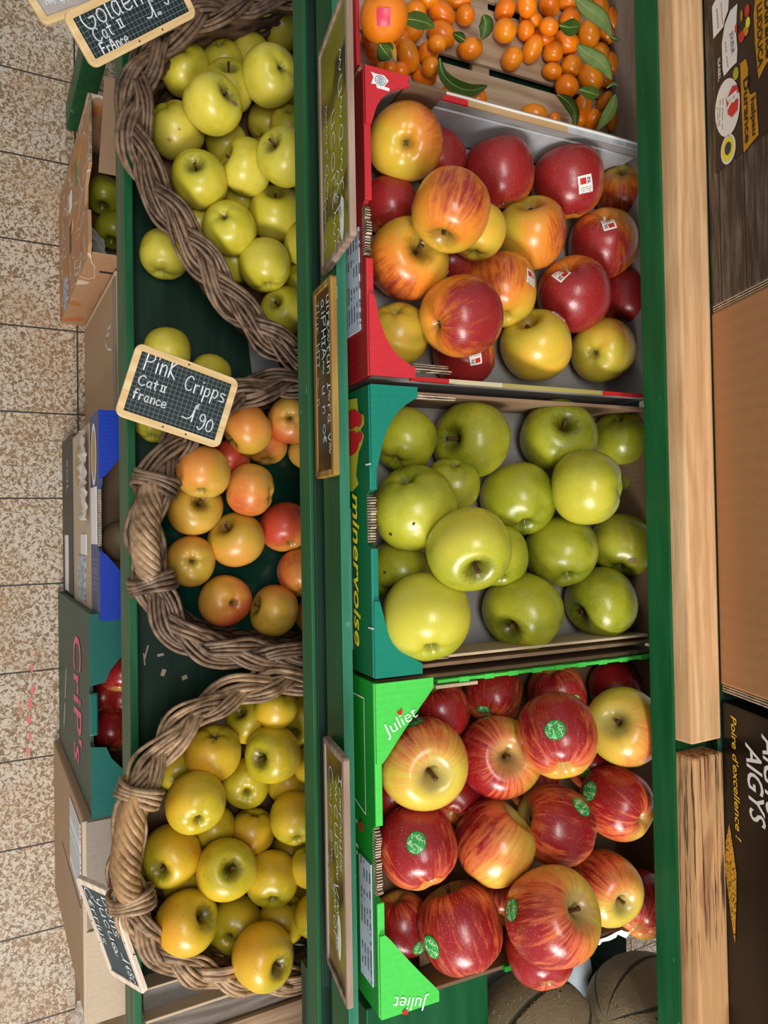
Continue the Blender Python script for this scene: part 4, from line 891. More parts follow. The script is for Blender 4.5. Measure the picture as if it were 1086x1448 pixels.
# x, y in photo pixels*2.172 from (430,0); semi axes a (along), b; direction of the long axis in degrees; layer; side
KQ=[(345,35,36,32,20,0,'l'),(338,92,46,30,-50,0,'l'),(378,-4,40,30,0,1,'l'),(421,40,50,34,33,1,'l'),(495,47,33,32,0,1,'l'),(425,107,50,38,25,1,'l'),(508,150,44,35,-8,0,'l'),(320,168,53,34,68,1,'l'),(384,160,40,33,-30,0,'l'),(410,135,32,28,0,0,'l'),(390,207,31,30,0,1,'l'),(200,118,29,27,0,1,'l'),(298,220,30,30,0,0,'l'),(368,236,42,26,10,0,'l'),(212,165,34,24,60,0,'l'),(448,290,34,30,20,0,'l'),(530,305,38,31,-20,0,'l'),(262,212,26,24,0,0,'l'),(470,2,50,24,0,1,'l'),(495,292,26,22,0,0,'l'),(300,128,34,24,-60,0,'l'),(225,200,28,22,60,0,'l'),
(617,30,40,33,-55,0,'r'),(617,95,39,37,20,0,'r'),(683,12,40,34,70,1,'r'),(754,18,38,34,60,1,'r'),(697,60,40,26,10,0,'r'),(680,93,31,29,60,0,'r'),(640,180,41,33,-50,0,'r'),(702,150,48,32,-60,1,'r'),(751,81,33,28,15,1,'r'),(812,8,34,26,10,1,'r'),(818,62,36,35,0,1,'r'),(735,115,36,26,20,0,'r'),(805,130,46,35,25,1,'r'),(763,161,35,33,0,0,'r'),(762,219,33,26,10,0,'r'),(822,203,36,34,0,0,'r'),(875,104,43,38,80,1,'r'),(882,240,47,37,40,1,'r'),(808,266,39,35,25,0,'r'),(855,328,43,29,-75,0,'r'),(884,372,38,26,-70,0,'r'),(708,348,43,28,8,0,'r'),(768,364,21,20,80,0,'r'),(912,157,30,24,30,0,'r'),(946,195,38,22,80,0,'r'),(947,60,40,20,80,0,'r'),(912,18,32,26,60,1,'r'),(922,310,34,20,-50,0,'r'),(948,372,36,18,90,0,'r'),(862,12,26,24,0,0,'r'),(924,240,30,24,60,0,'r'),(848,372,20,22,0,0,'r'),(930,105,34,24,60,0,'r')]
kpl=[]
def kfloor(y): return tray_z(y)+.0125
for K in sorted(KQ,key=lambda k:(k[5],-k[1])):
    cx,cy,a,b,dg,ly,side=K; px,py=430+cx/2.172,cy/2.172; w0=ray(px,py); lam=1.25
    kf=1/math.sqrt(w0.length)
    while lam>.6:
        p=CAM+w0*lam; b3=b/2.172*lam/F*kf; a3=a/2.172*lam/F*kf; rm=b3
        if p.z-b3*.95>=kfloor(p.y) and all((p-q).length>=(rm+s)*.90 for q,s in kpl) and p.y+b3*.6<.738: break
        lam-=.0015
    kpl.append((p,(a3+b3)/2*.97)); K_=(p,a3,b3)
    w_=w0.normalized(); e1=(r_-w_*r_.dot(w_)).normalized(); e2=(d_-w_*d_.dot(w_)).normalized()
    ax=e1*math.cos(math.radians(dg))+e2*math.sin(math.radians(dg)); zz=-w_; yy=zz.cross(ax).normalized()
    mm=Matrix((ax,yy,zz)).transposed().to_4x4()@Matrix.Diagonal((a3,b3,b3,1)); mm.translation=p
    o=bpy.data.objects.new('kumquat',KM[len(kpl)%3]); COL.objects.link(o); o.matrix_world=mm
    if (cx,cy)==(508,150): lb='orange kumquat lying alone on the slat right of the yellower double ones'
    elif (cx,cy)==(640,180): lb='orange kumquat jutting out farthest to the left of the right-hand heap'
    elif (cx,cy)==(708,348): lb='large orange kumquat lying alone at the lower edge of the wooden crate'
    elif (cx,cy)==(768,364): lb='tiny round kumquat next to the lone large one at the crate edge'
    elif (cx,cy)==(530,305): lb='kumquat lying below the long drooping leaf, close to the crate edge'
    elif (cx,cy)==(425,107): lb='big yellow-orange kumquat at the right side of the left-hand heap'
    elif (cx,cy)==(320,168): lb='long upright kumquat in the middle front of the left-hand heap'
    elif (cx,cy)==(421,40): lb='long slanting kumquat near the top of the left-hand heap'
    elif (cx,cy)==(617,95): lb='plump round kumquat at the left border of the right-hand heap'
    elif (cx,cy)==(808,266): lb='paler round kumquat above the curled leaf in the right-hand heap'
    elif (cx,cy)==(818,62): lb='kumquat half covered by a round green leaf in the right-hand heap'
    else: lb='small glossy orange kumquat in the crowded left-hand heap by the red edge' if side=='l' else 'small glossy orange kumquat in the crowded right-hand heap by the grey board'
    tag(o,lb,'kumquat','kumquats in the left-hand heap' if side=='l' else 'kumquats in the right-hand heap')
mdm=ell_mesh('mandarin',M_md,0,.09)
p=P(543,24,1.262); o=bpy.data.objects.new('mandarin',mdm); COL.objects.link(o); k=.0245; o.matrix_world=Matrix.Translation(p)@Matrix.Rotation(1.2,4,'Z')@Matrix.Rotation(.6,4,'Y')@Matrix.Diagonal((k*.93,k*1.05,k,1))
tag(o,'big knobbly mandarin with a pink label in the corner of the wooden crate','mandarin')
bm=bmesh.new(); wv=(CAM-p).normalized(); e1=(r_-wv*r_.dot(wv)).normalized(); e2=wv.cross(e1); g={}
for i in range(7):
    for j in range(7):
        q=(wv+e1*((i-3)*.09)-e2*((j-3)*.1)+e1*(-.02)).normalized()*(k*1.045); g[i,j]=bm.verts.new(o.matrix_world.inverted()@(p+q))
for i in range(6):
    for j in range(6): bm.faces.new((g[i,j],g[i+1,j],g[i+1,j+1],g[i,j+1]))
obj('sticker',bm,plain('pink_foil',(214,60,88),.3),o,True,label='pink foil label')
# leaves
def leaf(pxs,z0,z1,wid,label,mat=M_leaf,curl=.25,stemx=True):
    """a curved blade along a line through the listed points"""
    pts=[]
    for i,(cx,cy) in enumerate(pxs):
        t=i/(len(pxs)-1); pts.append(P(430+cx/2.172,cy/2.172,z0+(z1-z0)*t))
    path,Ln=resample(catmull(pts,8),22,False); bm=bmesh.new(); rows=[]
    for i,p in enumerate(path):
        t=i/21; tg=(path[min(i+1,21)]-path[max(i-1,0)]).normalized(); wv=(CAM-p).normalized(); s=tg.cross(wv).normalized(); n=s.cross(tg)
        if n.z<0:n=-n
        h=wid*(math.sin(math.pi*min(1,t*.96+.02))**.75)*(1-.25*t); row=[]
        for j in range(7):
            f=(j-3)/3; row.append(bm.verts.new(p+s*(f*h)+n*(abs(f)**1.5*h*curl*1.6)+n*(.0006 if j==3 else 0)))
        rows.append(row)
    for a,b in zip(rows,rows[1:]):
        for j in range(6): bm.faces.new((a[j],a[j+1],b[j+1],b[j]))
    # give the blade thickness
    geom=bm.faces[:]; bmesh.ops.solidify(bm,geom=geom,thickness=.0005)
    bmesh.ops.recalc_face_normals(bm,faces=bm.faces[:])
    o=obj('leaf',bm,mat,None,True); tag(o,label,'leaf','leaves among the kumquats')
    vs=[];fs=[]; tube(vs,fs,[p+(CAM-p).normalized()*.0009 for p in path],lambda t:.0006*(1-t)+.0002,5)
    obj('midrib',(vs,fs),M_leafp,o,True)
    return o
leaf([(416,178),(425,225),(460,262),(510,278),(562,264)],1.238,1.222,.0085,'long drooping green leaf below the left kumquat heap over the bare slat')
leaf([(830,-8),(870,25),(915,60),(945,112)],1.262,1.275,.0105,'uppermost pale green leaf lying over the right kumquat heap',M_leafp)
leaf([(838,138),(870,165),(915,195),(945,245)],1.258,1.272,.0100,'second pale green leaf lying over the right kumquat heap',M_leafp)
leaf([(778,290),(812,315),(832,350),(832,398)],1.236,1.222,.0075,'curled green leaf standing at the lower left of the right kumquat heap')
leaf([(955,290),(945,330),(925,365),(900,398)],1.262,1.250,.0078,'green leaf pointing down beside the grey board of the crate',M_leafp)
leaf([(548,45),(558,68),(556,95),(545,122)],1.240,1.228,.0095,'short dark leaf between the kumquat heaps over the gap')
leaf([(495,125),(475,112),(455,102)],1.222,1.226,.0060,'small leaf under the big yellow-orange kumquat')
leaf([(300,60),(335,60),(375,70),(400,85)],1.262,1.258,.0090,'dark leaf with a pale midrib in the left kumquat heap')
leaf([(232,135),(245,155),(265,180)],1.258,1.250,.0110,'dark leaf in front of the big mandarin')
leaf([(262,118),(275,150),(282,190)],1.262,1.256,.0035,'narrow yellow-orange leaf beside the long upright kumquat',plain('yellowing_leaf',(216,150,40)))
leaf([(785,78),(815,84),(848,80)],1.262,1.262,.0100,'round leaf end covering half a kumquat in the right heap')
leaf([(848,275),(880,285),(905,292)],1.252,1.250,.0085,'small leaf under the two lower kumquats of the right heap')
leaf([(938,110),(952,118),(972,125)],1.262,1.268,.0030,'upper thin twig leaf poking from the right heap towards the board')
leaf([(930,270),(948,258),(968,262)],1.252,1.262,.0030,'lower thin twig leaf poking from the right heap towards the board')
# ------------------------------------------------------------------ slates
M_fr=wood('varnished_slate_frame',(236,208,156),(216,180,124),6,0,.5); M_frg=wood('grey_beech_slate_frame',(240,220,200),(216,192,170),6,0,.6); M_chalk=plain('white_chalk',(232,236,236),.8,.06,200,.1)
def slate_mat(name,grid,c=(24,34,34)):
    m=NM(name,.55,.3); x,y,_=m.sep(m.obj); c0=m.mix(m.noise(30,4,.6),srgb(*c),srgb(c[0]+16,c[1]+18,c[2]+20))
    if grid:
        l=[m.ss(m.math('ABSOLUTE',m.math('SUBTRACT',m.math('FRACT',m.math('DIVIDE',q,grid)),.5)),.455,.475) for q in(x,y)]
        c0=m.mix(m.math('MULTIPLY',m.math('MAXIMUM',*l),.62),c0,srgb(150,166,166))
    m.col(c0); return m.m
M_sl=slate_mat('gridded_slate',.0058); M_sl2=slate_mat('plain_slate',0,(52,62,62))
def slate(label,mat,wd,ht,fr=.0085,rad=.010,frm=None,board=None,holes=True):
    """local frame: x reading direction, y up, face +z, origin at the centre"""
    root=empty('price_slate',label,'price sign',mat=mat); th=.006
    def rr(w,h,r,n=6):
        o=[]
        for cx,cy,a0 in((w-r,h-r,0),(-w+r,h-r,90),(-w+r,-h+r,180),(w-r,-h+r,270)):
            for k in range(n+1): a=math.radians(a0+90*k/n); o.append((cx+math.cos(a)*r,cy+math.sin(a)*r))
        return o
    ou=rr(wd/2,ht/2,rad); inn=rr(wd/2-fr,ht/2-fr,.0012); bm=bmesh.new(); k=len(ou)
    rings=[[bm.verts.new((x,y,z)) for x,y in pts] for pts,z in((ou,-th/2),(ou,th/2-.0008),([(x*.99,y*.985) for x,y in ou],th/2),(inn,th/2),(inn,-th/2))]
    for a,b in zip(rings,rings[1:]+[rings[0]]):
        for i in range(k): bm.faces.new((a[i],a[(i+1)%k],b[(i+1)%k],b[i]))
    bmesh.ops.recalc_face_normals(bm,faces=bm.faces[:]); obj('frame',bm,frm or M_fr,root)
    obj('writing_board',bx((-wd/2+fr-.001,-ht/2+fr-.001,-.0012),(wd/2-fr+.001,ht/2-fr+.001,.0012)),board or M_sl,root)
    if holes:
        bm=bmesh.new()
        for px,py in((.08,ht/2-fr*.5),(-.06*wd,-ht/2+fr*.5),(.16*wd,-ht/2+fr*.5)): bmesh.ops.create_cone(bm,cap_ends=True,segments=10,radius1=.0013,radius2=.0013,depth=.0006,matrix=Matrix.Translation((px if abs(px)<wd/2 else .0,py,th/2)))
        obj('nail_hole',bm,M_stem,root)
    return root
def slate_frame(pa,pb,pc,za,zb,zc):
    """pa->pb is the reading direction along the lower edge, pc the upper corner above pa"""
    a,b,c=P(*pa,za),P(*pb,zb),P(*pc,zc); X=(b-a).normalized(); Y=(c-a); Y=(Y-X*Y.dot(X)).normalized(); Z=X.cross(Y); w=(b-a).length; h=(c-a).dot(Y)
    m=Matrix((X,Y,Z)).transposed().to_4x4(); m.translation=a+X*w/2+Y*h/2; return m,w,h
# Pink Cripps
m2,w,h=slate_frame((161,586),(309,635),(192,483),.955,.962,.962)
s=slate('gridded chalk slate in a varnished frame reading Pink Cripps',m2,w,h)
bm=bmesh.new(); X=(1,0,0);Y=(0,1,0);lw=.0016
hand(bm,'Pink',(-w*.385,h*.20,.0014),X,Y,.0225,lw,wx=.72); hand(bm,'Cripps',(w*.015,h*.125,.0014),X,Y,.0185,lw,wx=.78,jit=.06)
hand(bm,'Cat',(-w*.39,-.02*h,.0014),X,Y,.0125,lw,wx=.85); hand(bm,'II',(-w*.18,-.015*h,.0014),X,Y,.0095,.0013,wx=.7)
hand(bm,'france',(-w*.40,-.21*h,.0014),X,Y,.0120,lw,wx=.85); hand(bm,'1',(w*.14,-.25*h,.0014),X,Y,.0195,lw,wx=.8); hand(bm,'E',(w*.18,-.08*h,.0014),X,Y,.0085,.0013); hand(bm,'90',(w*.235,-.32*h,.0014),X,Y,.0185,lw,wx=.75)
obj('chalk_writing',bm,M_chalk,s)
# Golden (top left, cut by the frame of the picture)
m1,w,h=slate_frame((132,99),(279,23),(93,17),.952,.958,.972)
s=slate('gridded chalk slate in a varnished frame reading Golden, tilted at top left',m1,w,h)
bm=bmesh.new()
hand(bm,'Golden',(-w*.40,h*.10,.0014),X,Y,.0235,.0017,wx=.86); hand(bm,'Cat',(-w*.37,-.14*h,.0014),X,Y,.0140,.0016,wx=.85); hand(bm,'II',(-w*.15,-.10*h,.0014),X,Y,.0105,.0014,wx=.7)
hand(bm,'FrAnce',(-w*.37,-.375*h,.0014),X,Y,.0125,.0016,wx=.78); hand(bm,'1',(w*.14,-.16*h,.0014),X,Y,.021,.0015,wx=.8); hand(bm,'E-',(w*.18,.05*h,.0014),X,Y,.008,.0012); hand(bm,'90',(w*.28,-.07*h,.0014),X,Y,.020,.0016,wx=.75); hand(bm,'~',(w*.19,-.22*h,.0014),X,Y,.009,.0014)
obj('chalk_writing',bm,M_chalk,s)
# slate hanging on the front of the bottom basket
b=P(155,1258,.925); c=P(208,1406,.930); best=None
for k in range(60):
    z=.93-.002*k; a=P(111,1245,z); ct=abs((a-b).normalized().dot((c-b).normalized()))
    sc=abs((a-b).length/(c-b).length-.66)+ct*.6
    if best is None or sc<best[0]: best=(sc,a)
a=best[1]; Xv=(c-b).normalized(); Yv=b-a; Yv=(Yv-Xv*Yv.dot(Xv)); h=Yv.length; Yv.normalize(); w=(c-b).length
m3=Matrix((Xv,Yv,Xv.cross(Yv))).transposed().to_4x4(); m3.translation=b+Xv*w/2-Yv*h/2
s=slate('grey chalk slate hanging steeply on the front of the bottom basket',m3,w,h,frm=M_frg,board=M_sl2,fr=.009)
bm=bmesh.new()
hand(bm,'Delis',(-w*.40,h*.17,.0014),X,Y,.021,.0017,wx=.95); hand(bm,'yucuo',(-w*.36,-.04*h,.0014),X,Y,.020,.0017,wx=1.15); hand(bm,'CErrius',(-w*.42,-.35*h,.0014),X,Y,.018,.0017,wx=1.05); hand(bm,'1',(w*.20,.17*h,.0014),X,Y,.018,.0015); hand(bm,'E80',(w*.27,.16*h,.0014),X,Y,.016,.0015,wx=.8); hand(bm,'~',(w*.10,-.08*h,.0014),X,Y,.02,.0015,wx=1.2)
obj('chalk_writing',bm,M_chalk,s)
vs=[];fs=[]; tube(vs,fs,catmull([V((w*.12,h*.50,0)),V((w*.12,h*.56,-.006)),V((w*.08,h*.64,-.02)),V((w*.02,h*.66,-.035))],6),.0007,5); obj('wire_hook',(vs,fs),M_blackp,s)
# part of another slate at the top left edge
m4,w,h=slate_frame((63,38),(150,6),(38,-40),.90,.91,.90)
s=slate('partly seen framed sign wrapped in clear film at the top left border',m4,w,h,board=plain('pale_patterned_sign',(178,168,160),.25,.3,120,.6),holes=False)
bm=bmesh.new(); hand(bm,'~v~',(-w*.30,-h*.25,.0016),X,Y,.022,.0022); obj('chalk_writing',bm,M_chalk,s)
# printed slates leaning in the price rail
def rail_mat(name,cols):
    m=NM(name,.3,.5); x,y,_=m.sep(m.obj)
    f=m.math('ADD',m.math('MULTIPLY',x,9.0),m.noise(16,3,.5)); m.col(m.ramp(m.math('FRACT',f),cols)); return m.m
OL=srgb(128,124,24);BK=srgb(26,22,16);BR=srgb(84,54,18);DK=srgb(14,30,22)
RM1=rail_mat('printed_slate_green',[(0,BK),(.18,BK),(.28,OL),(.9,OL),(1,BK)]); RM2=rail_mat('printed_slate_brown',[(0,DK),(.4,BK),(.6,BR),(.85,BR),(1,DK)]); RM3=rail_mat('printed_slate_ochre',[(0,OL),(.35,OL),(.5,BR),(.65,BK),(.8,OL),(1,OL)])
def rail_slate(label,pya,pyb,xtop,ytop,zb,lean,board,frm,rows,seed,oval=None):
    ta=PY(xtop,pya,ytop); tb=PY(xtop+(pyb-pya)*.02,pyb,ytop); zt=(ta.z+tb.z)/2
    ln=math.radians(lean); ht=(zt-zb)/math.cos(ln); wd=tb.x-ta.x
    Xv=V((1,0,0)); Yv=V((0,-math.sin(ln),math.cos(ln))); Zv=Xv.cross(Yv)
    m=Matrix((Xv,Yv,Zv)).transposed().to_4x4(); m.translation=V(((ta.x+tb.x)/2,ytop,zt))-Yv*ht/2
    s=slate(label,m,wd,ht,fr=.0065,rad=.004,frm=frm,board=board,holes=False); rnd=random.Random(seed); bm=bmesh.new()
    for i,(yy,txt,hh,x0) in enumerate(rows): hand(bm,txt,(x0*wd,yy*ht,.0014),X,Y,hh*ht,.0013,wx=1.25,rnd=rnd)
    obj('chalk_writing',bm,M_chalk,s)
    if oval:
        bm=bmesh.new(); bm.faces.new([bm.verts.new((oval[0]*wd+math.cos(k*.314)*.022,oval[1]*ht+math.sin(k*.314)*.0075,.0017)) for k in range(20)]); e=obj('emblem',bm,M_white,s)
        bm=bmesh.new(); hand(bm,'~o~',(oval[0]*wd-.012,oval[1]*ht-.003,.0021),X,Y,.006,.0009); obj('print',bm,M_tan,e)
    return s
M_frd=wood('shaded_slate_frame',(176,152,132),(140,116,98),6,0,.6)
rail_slate('printed price slate with olive photo and white script, uppermost in the price rail',-30,332,493,.3045,1.188,11,RM1,M_frd,[(.18,'~u~a~re',.2,-.30),(-.08,'ucorE~~ a',.2,-.12),(-.3,'~~ra~',.16,-.2),(.02,'~r~',.25,.16),(-.38,'~n~ o',.14,.1)],4,(.38,.22))
rail_slate('dark printed price slate with rows of chalk letters in the middle of the rail',388,672,471,.3105,1.188,6,RM2,wood('yellow_brown_slate_frame',(176,140,70),(136,100,44),6,0,.5),[(.2,'ulrE~tun I~ra v~',.2,-.42),(-.08,'aiPHIA~ u n oE',.22,-.42),(-.38,'Ilur HII ~ n',.2,-.42)],5)
rail_slate('printed price slate with ochre photo and white script, lowest in the price rail',1072,1430,489,.3045,1.188,11,RM3,M_frd,[(.22,'I-~r~ui~',.16,-.40),(.0,'~cuo~v~ a',.24,-.36),(-.26,'C~r-e~',.2,-.40),(-.12,'y~or',.2,.08),(-.4,'~sn',.14,.0)],6,(.28,.12))
# ------------------------------------------------------------------ cartons below the shelf
def carton(name,label,xa,xb,y,z0,z1,depth,mat,cat='box',open_top=False,inz=.3):
    root=empty(name,label,cat,((xa+xb)/2,y,z0)); W=(xb-xa)/2; Hh=z1-z0; t=.005
    if not open_top: obj('body',bx((-W,0,0),(W,depth,Hh),.004),mat,root)
    return root,W,Hh
def XR(px,py,y): return PY(px,py,y).x
M_kraft=card('kraft_carton',(176,146,114),.7,120,0); M_kraftl=card('light_kraft_carton',(198,176,150),.7,120,0); M_kgrey=card('grey_kraft_flap',(150,136,122),.7,120,0)
# patterned carton
m=NM('patterned_carton',.7,.25); wv=m.math('ABSOLUTE',m.math('SUBTRACT',m.noise(24,1,.4,m.mapping(None,(1,1,.45)),.5),.5))
sc=m.math('MULTIPLY',m.ss(wv,.012,.024,1,0),m.ss(m.noise(9,2),.42,.5))
c=m.mix(m.noise(120,3),srgb(166,124,88),srgb(190,148,110)); c=m.mix(m.ss(m.noise(14,2),.58,.66),c,srgb(186,112,62)); m.col(m.mix(m.math('MULTIPLY',sc,.85),c,srgb(222,206,184))); M_pat=m.m
y1=.1826; xa,xb=XR(131,104,y1),XR(131,346,y1); zt=.513
r1,W,Hh=carton('patterned_carton','tan carton printed with white scrolls, open top, on the floor at top left',xa,xb,y1,0,zt,.34,M_pat,'carton',True)
t=.006; D=.34
bm=bmesh.new(); poly(bm,[V((-W,0,0)),V((W,0,0)),V((W,0,Hh-.03)),V((W-.02,0,Hh-.012)),V((W*.42,0,Hh-.018)),V((W*.30,0,Hh-.055)),V((W*.02,0,Hh-.05)),V((-W*.12,0,Hh)),V((-W,0,Hh))],t,(0,1,0)); obj('front_panel',bm,M_pat,r1)
bm=bmesh.new(); bx((W-t,t,0),(W,D,Hh-.012),0,bm); obj('side_panel',bm,M_pat,r1)
bm=bmesh.new(); bx((-W,t,0),(-W+t,D,Hh),0,bm); obj('side_panel',bm,M_pat,r1)
obj('back_panel',bx((-W,D-t,0),(W,D,Hh)),M_card,r1); obj('inner_floor',bx((-W+t,t,.30),(W-t,D-t,.306)),M_cardd,r1)
bm=bmesh.new(); bx((-W*.98,t*.2,Hh+.0002),(-W*.12,t*.9,Hh+.003),0,bm); obj('raw_edge',bm,M_raw,r1)
bm=bmesh.new(); box(bm,(-W*.70,.10,Hh-.02),(.16,.15,.004),Matrix.Rotation(.55,3,'Y'),.0005); obj('inner_flap',bm,M_card,r1)
obj('paper_label',bx((W*.55,-.0012,.10),(W*.98,-.0002,.17)),M_label,r1)
for (a,b_,c_,d_2,mm) in((-.75,-.55,.36,.42,plain('orange_print',(206,130,40))),(-.70,-.35,.33,.352,plain('green_print',(70,140,60))),(.0,.5,.30,.33,plain('orange_print',(200,116,54))),(-.5,-.25,.22,.26,M_white),(-.05,.35,.22,.245,plain('brown_print',(90,66,48)))):
    obj('print',bx((W*a,-.0012,c_),(W*b_,-.0003,d_2)),mm,r1)
bm=bmesh.new(); bx((W+.0002,.03,Hh-.10),(W+.0012,.20,Hh-.092),0,bm); obj('handle_slot',bm,M_blackp,r1)
# crumpled white paper lining
bm=bmesh.new(); g={}
for i in range(12):
    for j in range(4):
        x=W*.56+ (W*.40)*i/11; g[i,j]=bm.verts.new((x,t+.004+.010*j+noise.noise(V((i*.7,j,2)))*.006,Hh-.045-.03*j*.6+noise.noise(V((i*.5,j*.8,7)))*.012-(.0)))
for i in range(11):
    for j in range(3): bm.faces.new((g[i,j],g[i+1,j],g[i+1,j+1],g[i,j+1]))
obj('paper_lining',bm,plain('grey_white_paper',(196,194,190),.6,.05),r1,True)
UND=[]
def under_apple(kind,px,py,z,R,label):
    p=P(px,py,z); UND.append((kind,label,p.x,p.y,p.z,R,(.8,-.2,.4),(0,-.6,.8),'n',.97 if kind=='juliet' else .3,[]))
under_apple('green',148,277,.346,.038,'dim green apple in the patterned carton, nearer the middle of it'); under_apple('green',160,326,.346,.036,'dim green apple in the patterned carton, at its lower corner')
# plain brown carton
y2=.236; xa,xb=XR(162,388,y2),XR(162,586,y2)
r2,W,Hh=carton('brown_carton','plain brown carton with torn tape standing between the patterned and the blue box',xa,xb,y2,0,.45,.30,M_kraft,'carton')
obj('tape',bx((-W,-.001,Hh-.035),(W,-.0002,Hh-.001)),M_kgrey,r2,label='torn clear tape along the top edge')
bm=bmesh.new()
for q in([(-.35,.40),(-.33,.36),(-.2,.33),(-.05,.36),(.02,.40)],[(-.33,.36),(-.42,.37)],[(-.25,.335),(-.27,.38)]): ribbon(bm,[(p[0]*W,p[1]) for p in q],.004,V((0,0,0)),V((1,0,0)),V((0,0,1)),V((0,-.0008,0)))
obj('tape_scrap',bm,M_white,r2)
obj('folded_edge',bx((-W-.003,-.002,.02),(-W+.004,.28,Hh+.004),.001),M_kraftl,r2)
# stack: dark base crate, tan crate, blue crate
y3=.1855; xa,xb=XR(128,596,y3),XR(128,862,y3)
M_dk=card('grey_black_card',(74,70,64),.5,120,0)
r3,W,Hh=carton('dark_carton','dark grey carton at the bottom of the stack by the floor',xa-.012,xb-.004,y3-.002,0,.20,.34,M_dk,'carton')
obj('paper_label',bx((W*.25,-.0012,.06),(W*.96,-.0002,.12)),M_white,r3)
bm=bmesh.new(); text_bm(bm,'SOL',(-W*.72,-.0006,.11),(1,0,0),(0,0,1),.03,ex=.0004); obj('lettering',bm,M_cream,r3)
r4,W,Hh=carton('tan_carton','light tan carton with white labels in the middle of the stack',xa-.002,xb+.006,y3,.201,.468,.34,M_kraftl,'carton')
obj('paper_label',bx((W*.18,-.0012,.13),(W*.40,-.0002,.21)),M_white,r4); obj('paper_label',bx((W*.42,-.0012,.08),(W*.92,-.0002,.19)),M_label,r4)
bm=bmesh.new(); bm.faces.new([bm.verts.new((-W*.62+math.cos(k*.314)*.040,-.0006,.09+math.sin(k*.314)*.040)) for k in range(20)]); obj('print',bm,M_tan,r4)
bm=bmesh.new(); 
g={}
for i in range(30):
    for j in range(8): g[i,j]=bm.verts.new((-W*.92+W*.95*i/29,-.003-abs(noise.noise(V((i*.45,j*.5,2))))*.014-.006*math.sin(j/7*3.14),.205+.052*j/7+noise.noise(V((i*.3,j*.2,5)))*.006))
for i in range(29):
    for j in range(7): bm.faces.new((g[i,j],g[i+1,j],g[i+1,j+1],g[i,j+1]))
obj('crumpled_film',bm,plain('white_film',(206,196,184),.35,.05,60,.5),r4,True)
M_blue=card('royal_blue_card',(4,52,166),.4,150,0,True); M_navy=card('slate_blue_card',(62,76,124),.45,150,0,True)
a3=y3
r5=empty('blue_crate','royal blue fruit crate on top of the stack, with white label on its front','crate',((xa+xb)/2,a3,.469)); W=(xb-xa)/2+.008; Hh=.103
bm=bmesh.new(); poly(bm,[V((-W,0,0)),V((W,0,0)),V((W,0,Hh)),V((W*.35,0,Hh)),V((W*.30,0,Hh-.02)),V((-W*.25,0,Hh-.02)),V((-W*.30,0,Hh)),V((-W,0,Hh))],.006,(0,1,0)); obj('front_panel',bm,M_navy,r5)
bm=bmesh.new(); bx((-W,.006,0),(-W+.006,.30,Hh-.01),0,bm); obj('side_panel',bm,M_navy,r5); bm=bmesh.new(); bx((W-.006,.006,0),(W,.30,Hh-.01),0,bm); obj('side_panel',bm,M_navy,r5)
obj('tray_floor',bx((-W+.006,.006,0),(W-.006,.30,.006)),M_cardd,r5)
for s_ in(-1,1):
    bm=bmesh.new(); q=[V((s_*W,0,Hh)),V((s_*W,.075,Hh)),V((s_*(W-.030),.075,Hh)),V((s_*(W-.112),.010,Hh)),V((s_*(W-.118),0,Hh))]; poly(bm,q if s_>0 else q[::-1],.003); obj('corner_flap',bm,M_blue,r5)
obj('paper_label',bx((-W*.28,-.0012,.012),(W*.28,-.0002,.078)),M_white,r5)
bm=bmesh.new(); bm.faces.new([bm.verts.new((-W*.6+math.cos(k*.314)*.055,-.0006,.05+math.sin(k*.314)*.032)) for k in range(20)]); e=obj('emblem',bm,M_white,r5)
bm=bmesh.new(); bm.faces.new([bm.verts.new((-W*.6+math.cos(k*.314)*.045,-.0009,.05+math.sin(k*.314)*.022)) for k in range(20)]); obj('print',bm,M_tan,e)
bm=bmesh.new()
for k in range(6): text_bm(bm,'- - --- - -- -',(W*.42,-.0006,.02+k*.012),(1,0,0),(0,0,1),.009,ex=.0003)
obj('small_print',bm,M_white,r5)
bm=bmesh.new(); bx((-W*.25,.0002,Hh-.021),(W*.30,.0060,Hh-.016),0,bm); obj('raw_edge',bm,M_raw,r5)
p=P(170,765,.508); o=bpy.data.objects.new('melon',ell_mesh('melon',plain('brown_melon_rind',(120,98,70),.7,.3,90),0,.02)); COL.objects.link(o); o.matrix_world=Matrix.Translation((p.x,p.y,.475+.034))@Matrix.Diagonal((.036,.034,.034,1)); o.name='kiwifruit'; tag(o,'single brown fuzzy fruit showing inside the blue crate','fruit')
# dark green CriP's crate
y4=.172; xa,xb=XR(126,868,y4),XR(126,1148,y4); W=(xb-xa)/2; Hh=.548
M_cg=card('dark_grey_green_card',(48,78,64),.5,150,0,True); M_pk=plain('pink_print',(228,96,126),.5,.06); M_tq=card('petrol_green_card',(0,92,82),.42,150,0,True)
r6=empty('green_crate','tall dark green crate with pink lettering on its front','crate',((xa+xb)/2,y4,0),mat=None)
bm=bmesh.new(); poly(bm,[V((-W,0,0)),V((W,0,0)),V((W,0,Hh)),V((W*.32,0,Hh)),V((W*.28,0,Hh-.015)),V((-W*.28,0,Hh-.015)),V((-W*.32,0,Hh)),V((-W,0,Hh))],.006,(0,1,0)); obj('front_panel',bm,M_cg,r6)
for s_ in(-1,1):
    x1,x2=(-W,-W+.006) if s_<0 else (W-.006,W)
    obj('side_panel',bx((x1,.006,0),(x2,.34,Hh-.005)),M_cg,r6)
    bm=bmesh.new(); q=[V((s_*W,-.001,Hh)),V((s_*W,.10,Hh)),V((s_*(W-.018),.10,Hh)),V((s_*(W-.098),.032,Hh)),V((s_*(W-.118),.024,Hh)),V((s_*(W-.122),-.001,Hh))]; poly(bm,q if s_>0 else q[::-1],.003); obj('corner_flap',bm,M_tq,r6)
